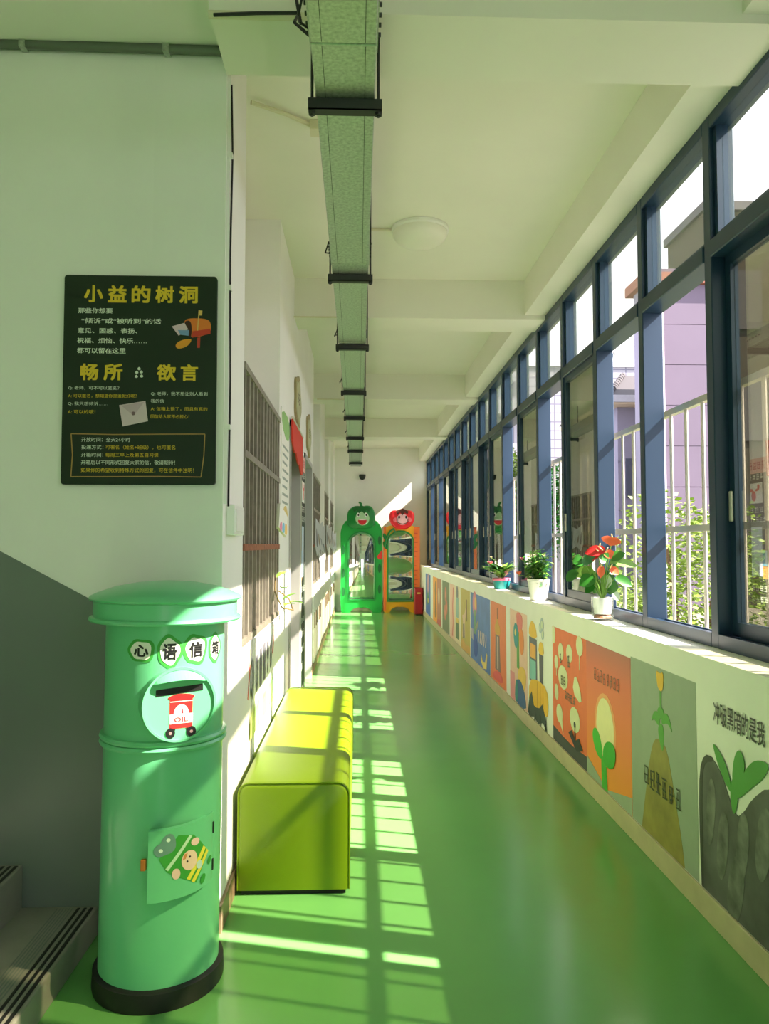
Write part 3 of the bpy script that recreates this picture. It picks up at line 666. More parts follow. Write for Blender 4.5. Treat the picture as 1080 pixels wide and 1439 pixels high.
# ------------------------------------------------------------------ lime bench
bn = thing('bench', 'lime yellow leatherette box bench along the white wall', 'bench', (-.265, 4.15, 0))
bx0, bx1, by0, by1, bz = -.497, -.035, 3.145, 5.22, .458
def rbox(x0, x1, y0, y1, z0, z1, r, n=6):
    V, F = [], []; prof = []
    pts = [(x0, z0), ]
    pts += [(x0 + r - r * math.cos(R(90 * i / n)), z1 - r + r * math.sin(R(90 * i / n))) for i in range(n + 1)]
    pts += [(x1 - r + r * math.sin(R(90 * i / n)), z1 - r + r * math.cos(R(90 * i / n))) for i in range(n + 1)]
    pts += [(x1, z0)]
    m_ = len(pts); rings = [(y0 + .012, .014), (y0 + .004, .006), (y0, .016)]
    cxm = (x0 + x1) / 2; czm = (z0 + z1) / 2
    def ring(y, s):
        fx = 1 - s / (x1 - x0); fz = 1 - s / (z1 - z0)
        return [(cxm + (px - cxm) * fx, y, z0 + (pz - z0) * fz) for px, pz in pts]
    seq = [(y0, .020), (y0 + .004, .008), (y0 + .012, .002), (y0 + .03, 0)] + [(y0 + .03 + (y1 - y0 - .06) * i / 12, 0) for i in range(1, 12)] + [(y1 - .03, 0), (y1 - .012, .004), (y1 - .004, .014), (y1, .03)]
    for y, s in seq: V += ring(y, s)
    for i in range(len(seq) - 1):
        for j in range(m_): F.append((i * m_ + j, i * m_ + (j + 1) % m_, (i + 1) * m_ + (j + 1) % m_, (i + 1) * m_ + j))
    F += [tuple(range(m_))[::-1], tuple(range((len(seq) - 1) * m_, len(seq) * m_))]
    return (V, F), pts
vf, prf = rbox(bx0, bx1, by0, by1, .022, bz, .045)
mk('upholstery', vf, M['lime'], bn, smooth=True)
for yy in (by0 + .004, by1 - .006):
    mk('piping', tube([(px, yy, pz) for px, pz in prf], .0035, 6), M['lime'], bn, smooth=True)
mk('plinth', box(bx0 + .015, bx1 - .015, by0 + .015, by1 - .015, 0, .024), M['black'], bn)

# ------------------------------------------------------------------ cable tray
tray = thing('cable_tray', 'galvanised steel cable duct hung below the corridor ceiling', 'cable duct', (-.05, 8, 3.05))
tx0, tx1, tz0, tz1 = -.155, .057, 3.05, 3.16
jy = [.2, 2.30, 4.15, 5.8, 7.45, 9.1, 10.75, 12.4, 15.0]
for a, b in zip(jy, jy[1:]):
    sct = mk('duct_section', join(box(tx0, tx1, a + .002, b - .002, tz0, tz1)), M['galv'], tray, bevel=.003, seg=1)
    mk('fold_line', join(box(tx0 + .035, tx0 + .037, a + .01, b - .01, tz0 - .001, tz0), box(tx1 - .037, tx1 - .035, a + .01, b - .01, tz0 - .001, tz0)), M['dark'], sct)
for y in jy[1:-1]:
    for x, s in ((tx0, -1), (tx1, 1)):
        pl = mk('splice_plate', box(min(x, x + s * .004), max(x, x + s * .004), y - .17, y + .06, tz0 + .015, tz1 - .015), M['galv'], tray)
        for q in range(5): mk('bolt', tube([(x + s * .004, y - .15 + q * .045, tz0 + .055), (x + s * .014, y - .15 + q * .045, tz0 + .055)], .007, 6), M['dark'], pl)
    mk('earth_wire', tube([(tx0 - .008, y - .16, tz0 + .06), (tx0 - .03, y - .10, tz0 + .02), (tx0 - .034, y - .03, tz0 + .05), (tx0 - .008, y + .03, tz0 + .07)], .004, 6), M['black'], tray)
mk('end_cap', box(tx0, tx1, 15.0, 15.01, tz0, tz1), M['galv'], tray)
for y in (2.6, 4.32, 5.97 - .12, 7.62, 9.15, 10.9, 12.4, 14.2):
    top = ZC
    for b0 in (2.50, 5.95, 9.32, 12.6):
        if b0 - .02 < y < b0 + .38: top = ZB
    h = mk('hanger', join(box(tx0 - .026, tx1 + .026, y - .02, y + .02, tz0 - .045, tz0 - .041), box(tx0 - .026, tx1 + .026, y - .02, y - .017, tz0 - .045, tz0 - .004), box(tx0 - .026, tx1 + .026, y + .017, y + .02, tz0 - .045, tz0 - .004)), M['dark'], tray)
    for x in (tx0 - .013, tx1 + .013):
        mk('rod', tube([(x, y, tz0 - .06), (x, y, top)], .006, 6), M['dark'], h)
        mk('nut', tube([(x, y, tz0 - .055), (x, y, tz0 - .045)], .013, 6), M['dark'], h)
# power cables at corridor mouth
tag(mk('power_cable', join(tube([(tx0 - .01, 2.36, 3.12), (tx0 - .06, 2.40, 3.19), (tx0 - .05, 2.45, 3.26), (-.35, 2.47, 3.27), (-.50, 2.49, 3.275)], .006, 6), tube([(tx0 - .012, 2.2, 3.12), (tx0 - .03, 2.22, 3.2), (tx0 - .05, 2.3, 3.22), (tx0 - .04, 2.42, 3.2)], .006, 6)), M['black']), 'black power cable looping off the duct at the corridor mouth', 'cable')
# ceiling lamp
cl = thing('ceiling_lamp', 'round opal ceiling lamp beside the cable duct', 'ceiling lamp', (.42, 4.98, 3.5))
mk('base_ring', lathe((.42, 4.98, ZC), [(.195, -.001), (.197, -.02), (.19, -.03), (.17, -.03)], 40), M['white'], cl, smooth=True)
mk('shade', lathe((.42, 4.98, ZC), [(.187, -.028), (.185, -.05), (.17, -.075), (.14, -.095), (.09, -.108), (.04, -.113), (.005, -.114)], 40), M['opal'], cl, smooth=True)
mk('conduit', tube([(.225, 4.98, ZC - .012), (-.02, 4.98, ZC - .012)], .009, 8), M['cream'], cl)
# thin wall conduits to the duct
for n, (yy, z) in enumerate(((5.9, 3.285), (9.27, 3.285))):
    tag(mk('branch_conduit', tube([(XL, yy, z), (tx0 - .01, yy, z)], .007, 8), M['cream']), ['thin conduit along the first far beam', 'thin conduit along the second far beam'][n], 'conduit')
# exit lamp on the end wall
el = thing('wall_camera', 'small dark dome camera high on the end wall', 'camera', (.09, YE, 2.95))
mk('bracket', box(.05, .13, YE - .06, YE - .001, 3.02, 3.10), M['white'], el, bevel=.006)
mk('dome', lathe((.09, YE - .09, 2.90), [(.01, 0), (.05, .02), (.07, .06), (.075, .10), (.075, .12)], 20), M['dark'], el, smooth=True)
mk('arm', box(.07, .11, YE - .11, YE - .05, 3.02, 3.05), M['white'], el)

# ------------------------------------------------------------------ end mirrors
ef = Fr((0, 16.10, 0), (1, 0, 0), (0, 0, 1))
def arch(x0, x1, z0, zs, zt, n=24):
    cx_ = (x0 + x1) / 2; rx = (x1 - x0) / 2
    return [(cx_, z0), (x1, z0)] + [(cx_ + rx * math.cos(math.pi * i / n), zs + (zt - zs) * math.sin(math.pi * i / n)) for i in range(n + 1)] + [(x0, z0)]
def ringframe(outer, inner, fr, th, n=96):
    o, q = resample(outer, n), resample(inner, n); V, F = [], []
    for L, z in ((o, 0), (o, th), (q, th), (q, 0)): V += [tuple(fr(a, b, z)) for a, b in L]
    for a in range(4):
        b = (a + 1) % 4
        for i in range(n): F.append((a * n + i, a * n + (i + 1) % n, b * n + (i + 1) % n, b * n + i))
    return V, F
def plate(pts, fr, off, d, mname, name, parent):
    cx_ = sum(p[0] for p in pts) / len(pts); cz_ = sum(p[1] for p in pts) / len(pts); V, F = [], []; n = len(pts)
    for s, h in ((1, 0), (1, d * .55), (.97, d * .85), (.9, d)): V += [tuple(fr(cx_ + (a - cx_) * s, cz_ + (b - cz_) * s, off + h)) for a, b in pts]
    for k_ in range(3):
        for i in range(n): F.append((k_ * n + i, k_ * n + (i + 1) % n, (k_ + 1) * n + (i + 1) % n, (k_ + 1) * n + i))
    F += [tuple(range(n))[::-1], tuple(range(3 * n, 4 * n))]
    return mk(name, (V, F), M[mname] if isinstance(mname, str) else mname, parent, smooth=True)
def bentmirror(x0, x1, z0, z1, y, fx, fz, parent, inner):
    """glass sheet bent like a fun house mirror, clipped by the frame in front of it"""
    V, F = [], []; nx, nz = 16, 40
    for j in range(nz + 1):
        for i in range(nx + 1):
            a, b = i / nx, j / nz
            V.append((x0 + (x1 - x0) * a, y - fx * math.sin(math.pi * a) - fz(b), z0 + (z1 - z0) * b))
    for j in range(nz):
        for i in range(nx): k_ = j * (nx + 1) + i; F.append((k_, k_ + 1, k_ + nx + 2, k_ + nx + 1))
    return mk('mirror_sheet', (V, F), M['mirror'], parent, smooth=True)
gm = thing('pepper_mirror', 'green pepper headed distorting mirror stood at the end wall', 'mirror', (.07, 16.2, 0))
go = [(.07, .10)] + [(.07 + .24 * math.sin(R(t)), .12 * math.cos(R(t))) for t in range(15, 91, 15)] + [(.50, 0), (.52, .25), (.51, 1.0), (.515, 1.72), (.49, 1.85), (.40, 1.97), (.28, 2.02), (.07, 2.04), (-.14, 2.02), (-.27, 1.97), (-.35, 1.85), (-.38, 1.72), (-.37, 1.0), (-.38, .25), (-.36, 0)] + [(.07 - .24 * math.sin(R(t)), .12 * math.cos(R(t))) for t in range(90, 14, -15)]
gi = arch(-.225, .37, .27, 1.48, 1.74)
mk('frame', ringframe(go, gi, ef, .14), M['bgreen'], gm, smooth=True)
mk('inner_rim', ringframe(arch(-.235, .38, .26, 1.48, 1.75), arch(-.205, .35, .29, 1.48, 1.72), ef, .155), M['dgreen'], gm, smooth=True)
bentmirror(-.24, .385, .25, 1.76, 16.085, .02, lambda b: .06 * math.sin(math.pi * b), gm, gi)
mk('backing', box(-.30, .44, 16.105, 16.12, .15, 1.9), M['dgreen'], gm)
hd_ = smoothpoly([(-.20, 1.80), (-.25, 1.98), (-.23, 2.18), (-.12, 2.28), (.0, 2.30), (.08, 2.27), (.18, 2.31), (.30, 2.28), (.36, 2.15), (.37, 1.98), (.33, 1.80)], 2)
pz = plate(hd_, ef, .12, .10, 'dgreen', 'pepper_head', gm)
def ep(name, pts, rgb, off, par, it=0): return mk(name, prism(smoothpoly(pts, it) if it else pts, ef, off, .006), paint(rgb, .4), par)
ep('face', ell(.09, 2.02, .15, .15, 20), (178, 214, 170), .221, pz)
ep('mouth', [(-.01, 2.0), (.19, 2.0), (.17, 1.92), (.09, 1.87), (.01, 1.92)], (214, 40, 50), .228, pz, 1); ep('teeth', rect(.02, 1.985, .16, 2.005), (240, 240, 236), .235, pz)
for x in (.0, .17): ep('eye', ell(x, 2.10, .035, .045, 14), (240, 244, 240), .228, pz); ep('pupil', ell(x + .005, 2.095, .018, .026, 12), (20, 40, 20), .235, pz)
ep('leaf_fringe', [(-.13, 2.24), (-.08, 2.14), (-.03, 2.20), (.02, 2.12), (.07, 2.19), (.13, 2.12), (.17, 2.20), (.23, 2.14), (.27, 2.24), (.07, 2.30)], (16, 100, 40), .228, pz)
mk('stem', tube([ef(.07, 2.26, .16), ef(.06, 2.34, .16), ef(.02, 2.38, .16)], .03, 8, .022), M['dgreen'], pz, smooth=True)
for (x, z) in ((-.32, .45), (-.32, .85), (-.32, 1.35), (.46, .5), (.46, .95), (.46, 1.55)): ep('leaf_spot', ell(x, z, .035, .10, 12), (14, 96, 44), .141, gm)
ep('red_heart', [(.40, 1.20), (.52, 1.35), (.52, 1.15), (.44, 1.14)], (220, 50, 40), .141, gm)

tm = thing('tomato_mirror', 'yellow tomato headed distorting mirror beside the pepper mirror', 'mirror', (.93, 16.2, 0))
to = [(.90, .12)] + [(.90 + .22 * math.sin(R(t)), .13 * math.cos(R(t))) for t in range(15, 91, 15)] + [(1.27, 0), (1.28, .3), (1.27, 1.0), (1.27, 1.75), (1.20, 1.86), (1.05, 1.88), (.92, 1.89), (.78, 1.88), (.63, 1.86), (.57, 1.75), (.57, 1.0), (.555, .3), (.55, 0)] + [(.90 - .22 * math.sin(R(t)), .13 * math.cos(R(t))) for t in range(90, 14, -15)]
ti = arch(.635, 1.20, .24, 1.52, 1.76)
mk('frame', ringframe(to, ti, ef, .13), M['amber'], tm, smooth=True)
mk('inner_rim', ringframe(arch(.625, 1.21, .23, 1.52, 1.77), arch(.655, 1.18, .26, 1.52, 1.74), ef, .14), M['dgreen'], tm, smooth=True)
bentmirror(.62, 1.215, .22, 1.78, 16.085, 0, lambda b: .022 * math.sin(math.pi * 4 * b) - .01 * math.sin(math.pi * b) + .03 * b, tm, ti)
mk('backing', box(.58, 1.25, 16.105, 16.12, .15, 1.85), M['amber'], tm)
sd = mk('height_chart', prism(rect(1.20, .05, 1.33, 1.84), ef, .131, .012), M['orange'], tm)
for q in range(16): mk('tick', prism(rect(1.21, .2 + q * .1, 1.25 + .03 * (q % 2), .212 + q * .1), ef, .1435, .002), paint((200, 60, 60)), sd)
mk('side_band', prism(rect(.545, .05, .60, 1.84), ef, .131, .012), M['orange'], tm)
th_ = smoothpoly([(.66, 2.10), (.72, 2.20), (.84, 2.20), (.93, 2.17), (1.02, 2.20), (1.15, 2.20), (1.22, 2.10), (1.20, 1.93), (1.08, 1.80), (.93, 1.78), (.80, 1.80), (.68, 1.93)], 2)
tz = plate(th_, ef, .13, .10, 'tomato', 'tomato_head', tm)
ep('cheek', ell(.80, 1.99, .05, .05, 14), (244, 120, 130), .231, tz); ep('cheek', ell(1.10, 1.99, .05, .05, 14), (244, 120, 130), .231, tz)
ep('face', ell(.95, 2.00, .13, .12, 20), (246, 190, 196), .231, tz)
for x in (.88, 1.03): ep('eye', ell(x, 2.05, .022, .032, 12), (30, 20, 20), .238, tz)
ep('smile', stroke([(.84, 1.95), (.90, 1.91), (.96, 1.90), (1.03, 1.92), (1.08, 1.96)], .018), (120, 10, 20), .238, tz)
ep('calyx', [(.80, 2.18), (.84, 2.10), (.90, 2.15), (.95, 2.09), (1.0, 2.15), (1.06, 2.11), (1.08, 2.18), (.95, 2.24)], (90, 40, 30), .238, tz)
mk('vine_loop', tube([ef(.57, 1.40, .15), ef(.60, 1.58, .16), ef(.68, 1.74, .16), ef(.76, 1.80, .16), ef(.80, 1.72, .16)], .025, 8), M['dgreen'], tm, smooth=True)
for z in (1.45, 1.62): ep('vine_leaf', ell(.58, z, .04, .09, 12, rot=.4), (18, 120, 50), .15, tm)
fb = thing('fire_box', 'red metal fire extinguisher box under the last mural', 'fire box', (1.27, 15.5, 0))
mk('cabinet', box(1.175, 1.335, 15.35, 15.70, .02, .56), M['redbox'], fb, bevel=.006)
mk('door', box(1.185, 1.325, 15.335, 15.35, .04, .54), M['redbox'], fb, bevel=.004)
mk('label_plate', box(1.22, 1.29, 15.332, 15.335, .44, .47), paint((236, 200, 90)), fb)
mk('foot', box(1.18, 1.33, 15.36, 15.69, 0, .02), M['black'], fb)

# ------------------------------------------------------------------ murals on the parapet
zl, zh = .107, .885
SC = {}
def mural(label, ya, yb, rgb, z0=zl, z1=zh, name='wall_mural'):
    """ya far edge, yb near edge; drawing coordinates run 0..1 from the far edge and from the bottom"""
    fr = Fr((XR, ya, z0), (0, -1, 0), (0, 0, 1)); W_, H_ = ya - yb, z1 - z0
    m_ = thing(name, label, 'mural', (XR, (ya + yb) / 2, z0))
    if rgb is not None: mk('painted_ground', prism(rect(0, 0, W_, H_), fr, .0003, .001), rgb if not isinstance(rgb, tuple) else paint(rgb), m_)
    cnt = [0]
    def sh(nm, pts, c, lay=1, it=0):
        cnt[0] += 1
        q = [(a * W_, b * H_) for a, b in pts]
        return mk(nm, prism(smoothpoly(q, it) if it else q, fr, .0006 + .0008 * lay + .00006 * cnt[0], .0008), paint(c) if isinstance(c, tuple) else c, m_)
    def tx(s, x0, y0, x1, y1, c, lay=3, bold=0): return lettering(s, x0 * W_, y0 * H_, x1 * W_, y1 * H_, fr, .0016 + .0008 * lay + .001, paint(c), m_, bold)
    def sc(n_, x0, y0, x1, y1, c, lay=3, seed=1, wd=.1): return scribble(n_, x0 * W_, y0 * H_, x1 * W_, y1 * H_, fr, .0026 + .0008 * lay, paint(c), m_, seed, wd)
    el_sc = sc
    def el(nm, cx_, cy_, r_, c, lay=1, ry=None): return sh(nm, [(cx_ + r_ / W_ * math.cos(t), cy_ + (ry or r_) / H_ * math.sin(t)) for t in [2 * math.pi * i / 22 for i in range(22)]], c, lay)
    SC[m_.name] = sc
    return sh, tx, el, m_
def gradmat(name, stops, zlo, zhi):
    m = mat(name, (200, 200, 200), .55); t = m.node_tree; b = t.nodes['Principled BSDF']
    g = t.nodes.new('ShaderNodeNewGeometry'); s_ = t.nodes.new('ShaderNodeSeparateXYZ'); r_ = t.nodes.new('ShaderNodeMapRange'); r_.inputs['From Min'].default_value = zlo; r_.inputs['From Max'].default_value = zhi
    c = t.nodes.new('ShaderNodeValToRGB'); e = c.color_ramp.elements
    while len(e) < len(stops): e.new(.5)
    for q, (p, col) in enumerate(stops): e[q].position = p; e[q].color = lin(col) + (1,)
    t.links.new(g.outputs['Position'], s_.inputs[0]); t.links.new(s_.outputs['Z'], r_.inputs['Value']); t.links.new(r_.outputs[0], c.inputs['Fac']); t.links.new(c.outputs['Color'], b.inputs['Base Color']); return m
# rock and sprout
rockm = mat('brushed_black_grey_paint', (92, 94, 90), .55, var=.55, vscale=5)
sh, tx, el, m_ = mural('mural of a sprout splitting a dark grey rock under black writing', 2.94, 2.05, None)
sh('rock', [(.0, .0), (-.002, .01), (-.01, .35), (.0, .58), (.05, .67), (.13, .68), (.21, .62), (.26, .54), (.32, .47), (.38, .52), (.44, .60), (.56, .70), (.75, .72), (.9, .66), (1, .55), (1, .01), (1, 0), (.99, 0), (.01, 0)], rockm, 1, 1)
sh('rock_edge', [(.0, .0), (-.012, .35), (.0, .58), (.05, .675), (.13, .685), (.13, .66), (.06, .64), (.025, .56), (.02, .35), (.02, .0)], (58, 60, 56), 2, 1)
for q, (x, y, w_) in enumerate(((.10, .42, .05), (.20, .30, .06), (.36, .36, .06), (.52, .45, .07), (.68, .40, .07), (.3, .14, .08))): sh('brush_mark', [(x - w_, y - .14), (x - w_ * .2, y - .2), (x + w_ * .7, y - .06), (x + w_, y + .12), (x + w_ * .1, y + .17), (x - w_ * .6, y + .06)], mat('pale_brush_grey', (112, 116, 106), .6, var=.55, vscale=14), 2, 2)
for q in ([(.30, .46), (.27, .56), (.30, .66), (.34, .62), (.335, .54)], [(.29, .60), (.24, .70), (.15, .755), (.13, .745), (.19, .64), (.28, .56)], [(.29, .62), (.31, .74), (.355, .80), (.40, .75), (.38, .66), (.33, .58)], [(.32, .60), (.40, .72), (.48, .79), (.58, .80), (.53, .72), (.43, .64), (.33, .55)]): sh('sprout_leaf', q, (78, 156, 62), 3, 2)
tx('冲破黑暗的是我', .143, .855, .545, .965, (40, 44, 40), 1, .008)
# grey green mountain
sh, tx, el, m_ = mural('grey green mural of a yellow tulip on an olive hill', 3.676, 2.965, (154, 170, 146), zl, .895)
sh('hill', [(.165, .0), (.17, .01), (.24, .22), (.32, .45), (.40, .58), (.50, .60), (.60, .56), (.68, .38), (.79, .12), (.82, .01), (.82, .0), (.81, 0), (.175, 0)], mat('olive_hill_paint', (150, 140, 66), .55, var=.25, vscale=9), 1, 1)
for q in ([(.50, .56), (.455, .66), (.53, .70), (.56, .64), (.54, .53)], [(.49, .66), (.40, .70), (.35, .66), (.41, .75), (.50, .74)], [(.52, .68), (.62, .72), (.69, .66), (.63, .77), (.53, .75)], [(.50, .70), (.45, .76), (.52, .79), (.57, .76)]): sh('leaf', q, (88, 164, 62), 2, 2)
sh('stem', rect(.50, .74, .525, .90), (92, 160, 66), 2)
sh('tulip', [(.46, .93), (.455, .985), (.51, .97), (.56, .99), (.565, .92), (.54, .87), (.48, .88)], (240, 188, 44), 3, 1)
SC[m_.name](6, .22, .27, .80, .40, (52, 60, 34), 3, 11, .07)
# orange with sun
gm_ = gradmat('dusk_orange_paint', [(0, (248, 158, 52)), (.45, (240, 132, 76)), (.8, (228, 116, 84)), (1, (190, 112, 96))], zl, zh)
sh, tx, el, m_ = mural('orange dusk mural of a pale sun over a green seedling', 4.40, 3.68, gm_)
sh('grey_corner', [(0, 0), (.42, 0), (1, .115), (1, .0), (1, 0)][:3] + [(1, 0)], (160, 176, 150), 1)
sh('grey_corner', [(0, 0), (.5, 0), (.18, .085), (0, .13)], (160, 176, 150), 2)
el('sun_glow', .45, .43, .175, (246, 170, 110), 1, .19); el('sun', .45, .43, .145, (240, 232, 176), 2, .165)
sh('stem', [(.37, .0), (.50, .0), (.47, .2), (.42, .24), (.36, .2)], (70, 180, 50), 3)
sh('seedling_leaf', [(.36, .18), (.22, .22), (.14, .33), (.22, .40), (.33, .36), (.40, .26)], (70, 186, 52), 4, 2); sh('seedling_leaf', [(.42, .17), (.62, .18), (.70, .28), (.66, .37), (.50, .36), (.40, .27)], (60, 174, 46), 5, 2)
SC[m_.name](8, .20, .73, .80, .83, (140, 92, 66), 3, 12, .07)
# dandelions
sh, tx, el, m_ = mural('orange mural of pale dandelion seeds drifting over dark soil', 5.166, 4.40, (234, 116, 68))
sh('soil', [(0, 0), (1, 0), (1, .11), (.6, .09), (.3, .10), (0, .12)], (64, 70, 62), 1)
pale = (222, 224, 178)
for (x, y, a, b) in ((.05, .93, .05, .08), (.28, .81, .085, .075), (.54, .83, .09, .075), (.83, .93, .09, .08), (.13, .70, .06, .06), (.34, .60, .15, .10), (.13, .44, .06, .07), (.22, .27, .10, .08), (.68, .32, .14, .10)): sh('seed_head', [(x + a * math.cos(t), y + b * math.sin(t)) for t in [2 * math.pi * i / 16 for i in range(16)]], pale, 2)
sh('seed_cone', [(.70, .70), (.62, .53), (.88, .47), (.84, .60)], pale, 2, 1); sh('seed_cone', [(.15, .25), (.30, .26), (.34, .12)], pale, 2)
for (x, y0, y1) in ((.83, .74, .88), (.28, .72, .76), (.14, .58, .66)): sh('seed_stem', rect(x - .008, y0, x + .008, y1), pale, 3)
for (x0, y0, x1, y1, s) in ((.24, .70, .32, .80, '我'), (.48, .70, .58, .82, '愿'), (.28, .53, .44, .63, '随风'), (.40, .43, .72, .51, '飞向远方')): SC[m_.name](len(s), x0, y0, x1, y1, (110, 104, 76), 4, len(s) + 5)
sh('sprig', [(.66, .10), (.70, .10), (.70, .27), (.68, .27)], (40, 50, 36), 4); sh('sprig_leaf', [(.66, .11), (.50, .18), (.60, .22), (.68, .15), (.80, .20), (.90, .13), (.74, .08)], (40, 50, 36), 4); el('sprig_bud', .685, .28, .02, (40, 50, 36), 4)
# train
sh, tx, el, m_ = mural('mural of a yellow tractor engine with black wheels', 5.93, 5.235, None)
sh('cab_roof', [(.06, .80), (.08, .90), (.22, .98), (.40, .92), (.46, .80)], (238, 190, 56), 1, 1); sh('cab', rect(.08, .36, .44, .80), (96, 100, 110), 1); sh('cab_window', rect(.13, .60, .39, .74), (238, 172, 80), 2); sh('cab_lower', rect(.13, .38, .39, .58), (134, 200, 190), 2)
sh('chimney', [(.56, .36), (.70, .36), (.72, .68), (.54, .68)], (84, 84, 92), 1); sh('chimney_cap', [(.50, .68), (.76, .68), (.72, .80), (.56, .80)], (240, 196, 60), 2, 1)
for q in ((.60, .93, .04), (.68, .97, .05), (.70, .88, .04)): el('smoke', q[0], q[1], q[2], (170, 190, 196), 1); el('smoke_centre', q[0], q[1], q[2] * .6, (214, 222, 190), 2)
sh('boiler', [(.05, .10), (.86, .12), (.92, .22), (.88, .40), (.45, .42), (.08, .36)], (240, 188, 52), 2, 1)
for x in (.45, .58, .70): sh('boiler_band', rect(x, .13, x + .02, .40), (206, 150, 40), 3)
sh('undercarriage', [(.0, .02), (.10, .20), (.20, .26), (.30, .14), (.42, .14), (.55, .16), (.68, .22), (.80, .12), (.86, -.0), (.70, .05), (.5, .0), (.3, .03), (.15, -.0)], (46, 66, 50), 4)
for x in (.06, .32, .56, .78): sh('strut', rect(x, -.0, x + .05, .10), (40, 56, 44), 5)
# pink flowers
sh, tx, el, m_ = mural('pink mural of a flower with blue and orange petals over a painted figure', 6.62, 5.95, (236, 196, 170))
sh('stem', rect(.42, .38, .56, .80), (92, 160, 70), 2); sh('petal', [(.28, .62), (.22, .78), (.34, .88), (.50, .84), (.52, .66), (.40, .58)], (40, 146, 150), 3, 1); sh('petal', [(.44, .84), (.40, .98), (.56, 1.0), (.78, .96), (.74, .82), (.58, .76)], (226, 118, 112), 2, 1); sh('petal', [(.60, .60), (.56, .80), (.72, .84), (.84, .76), (.82, .60), (.70, .54)], (234, 136, 60), 3, 1)
el('petal_centre', .36, .76, .03, (240, 220, 120), 4); sh('scarf', [(.45, .30), (.55, .40), (.75, .44), (.95, .40), (.9, .20), (.6, .16)], (238, 196, 90), 2, 1); sh('figure', [(.30, .0), (.34, .20), (.50, .28), (.72, .26), (.90, .14), (.95, .0)], (44, 90, 140), 3, 1); sh('figure_sleeve', [(.30, .02), (.34, .22), (.46, .27), (.50, .10), (.42, .0)], (40, 136, 130), 4, 1); sh('pink_base', rect(.0, .0, .28, .30), (232, 150, 150), 1)
# orange tower
sh, tx, el, m_ = mural('orange mural of a thin grey tower with a yellow crown', 7.60, 6.80, (240, 132, 82))
sh('crown', [(.34, .60), (.30, .70), (.42, .76), (.46, .86), (.52, .76), (.66, .70), (.62, .60)], (222, 166, 70), 2, 1); sh('spire', rect(.465, .80, .50, .94), (150, 90, 60), 3); sh('tower', [(.32, .16), (.36, .60), (.60, .60), (.66, .16)], (140, 120, 116), 2); sh('tower_light', rect(.46, .18, .52, .58), (214, 190, 170), 3); sh('base', [(.1, .02), (.3, .14), (.7, .16), (.85, .04)], (232, 96, 92), 2, 1)
# blue vase
bluem = mat('brushed_blue_paint', (84, 124, 194), .55, var=.2, vscale=4)
sh, tx, el, m_ = mural('blue mural of a pink flower in a vase with white writing', 8.95, 7.63, bluem)
el('bloom', .25, .84, .15, (220, 130, 150), 2); el('bloom_centre', .30, .86, .07, (236, 190, 110), 3); sh('stem', rect(.22, .40, .30, .76), (104, 156, 110), 2); sh('leaf', [(.26, .5), (.40, .62), (.46, .60), (.34, .46)], (150, 150, 130), 2); el('vase', .28, .22, .16, (24, 74, 170), 2, .12); sh('vase_neck', rect(.22, .30, .34, .40), (30, 84, 180), 3)
[sh('pale_stroke', stroke([(.44 + .09 * q, .32), (.47 + .09 * q, .44 - .03 * (q % 2)), (.46 + .09 * q, .50)], .03), (222, 204, 186), 3) for q in range(5)]; sh('crescent', [(.58, .20), (.66, .10), (.78, .12), (.84, .26), (.88, .24), (.84, .04), (.70, .01), (.58, .08)], (238, 214, 120), 3); [sh('pale_stroke', stroke([(.05 + .06 * q, .30), (.08 + .06 * q, .46)], .025), (222, 206, 190), 3) for q in range(3)]
# olive deer
sh, tx, el, m_ = mural('olive yellow mural of a pale pink deer', 9.83, 9.0, (196, 176, 88))
sh('deer', [(.2, .2), (.3, .45), (.2, .55), (.45, .6), (.6, .72), (.66, .68), (.5, .5), (.5, .2), (.4, .2), (.4, .36), (.3, .2)], (222, 190, 160), 2); sh('trunk', rect(.62, .5, .72, .85), (130, 100, 60), 2); sh('shade', [(.28, .18), (.46, .2), (.44, .44), (.3, .42)], (110, 110, 96), 3); sh('grass', [(.0, .0), (1, 0), (1, .16), (.6, .10), (.3, .18), (0, .1)], (214, 168, 90), 2, 1)
# pale bottle
sh, tx, el, m_ = mural('pale mural of pink branch and grey bottle', 10.96, 9.90, (230, 216, 184))
sh('pink_half', rect(0, 0, .48, 1), (236, 196, 176), 1); sh('branch', [(.22, .05), (.30, .3), (.26, .6), (.34, .95), (.42, .95), (.34, .6), (.38, .3), (.32, .05)], (214, 120, 110), 2); el('bottle_cap', .76, .88, .10, (120, 126, 126), 2); sh('bottle', rect(.64, .45, .88, .80), (150, 186, 176), 2); sh('bottle_low', rect(.62, .08, .90, .42), (92, 120, 80), 2); sh('yellow_band', rect(.64, .36, .88, .44), (222, 196, 90), 3)
# green with red flowers
sh, tx, el, m_ = mural('grey green mural of red flowers', 11.95, 11.03, (112, 124, 92))
for (x, y) in ((.5, .74), (.42, .38), (.6, .5)): el('bloom', x, y, .12, (206, 116, 96), 2); el('bloom_centre', x, y, .05, (226, 150, 120), 3)
# orange figure
sh, tx, el, m_ = mural('orange and brown mural of a standing figure', 13.45, 12.12, (244, 166, 60))
sh('brown_half', rect(.55, 0, 1, 1), (190, 124, 96), 1); sh('figure', [(.22, .1), (.30, .5), (.24, .8), (.36, .95), (.46, .8), (.42, .5), (.48, .1)], (150, 110, 70), 2, 1); el('pale_spot', .74, .62, .14, (222, 190, 160), 2); sh('foot', [(.5, 0), (.95, 0), (.9, .14), (.55, .1)], (200, 90, 90), 2)
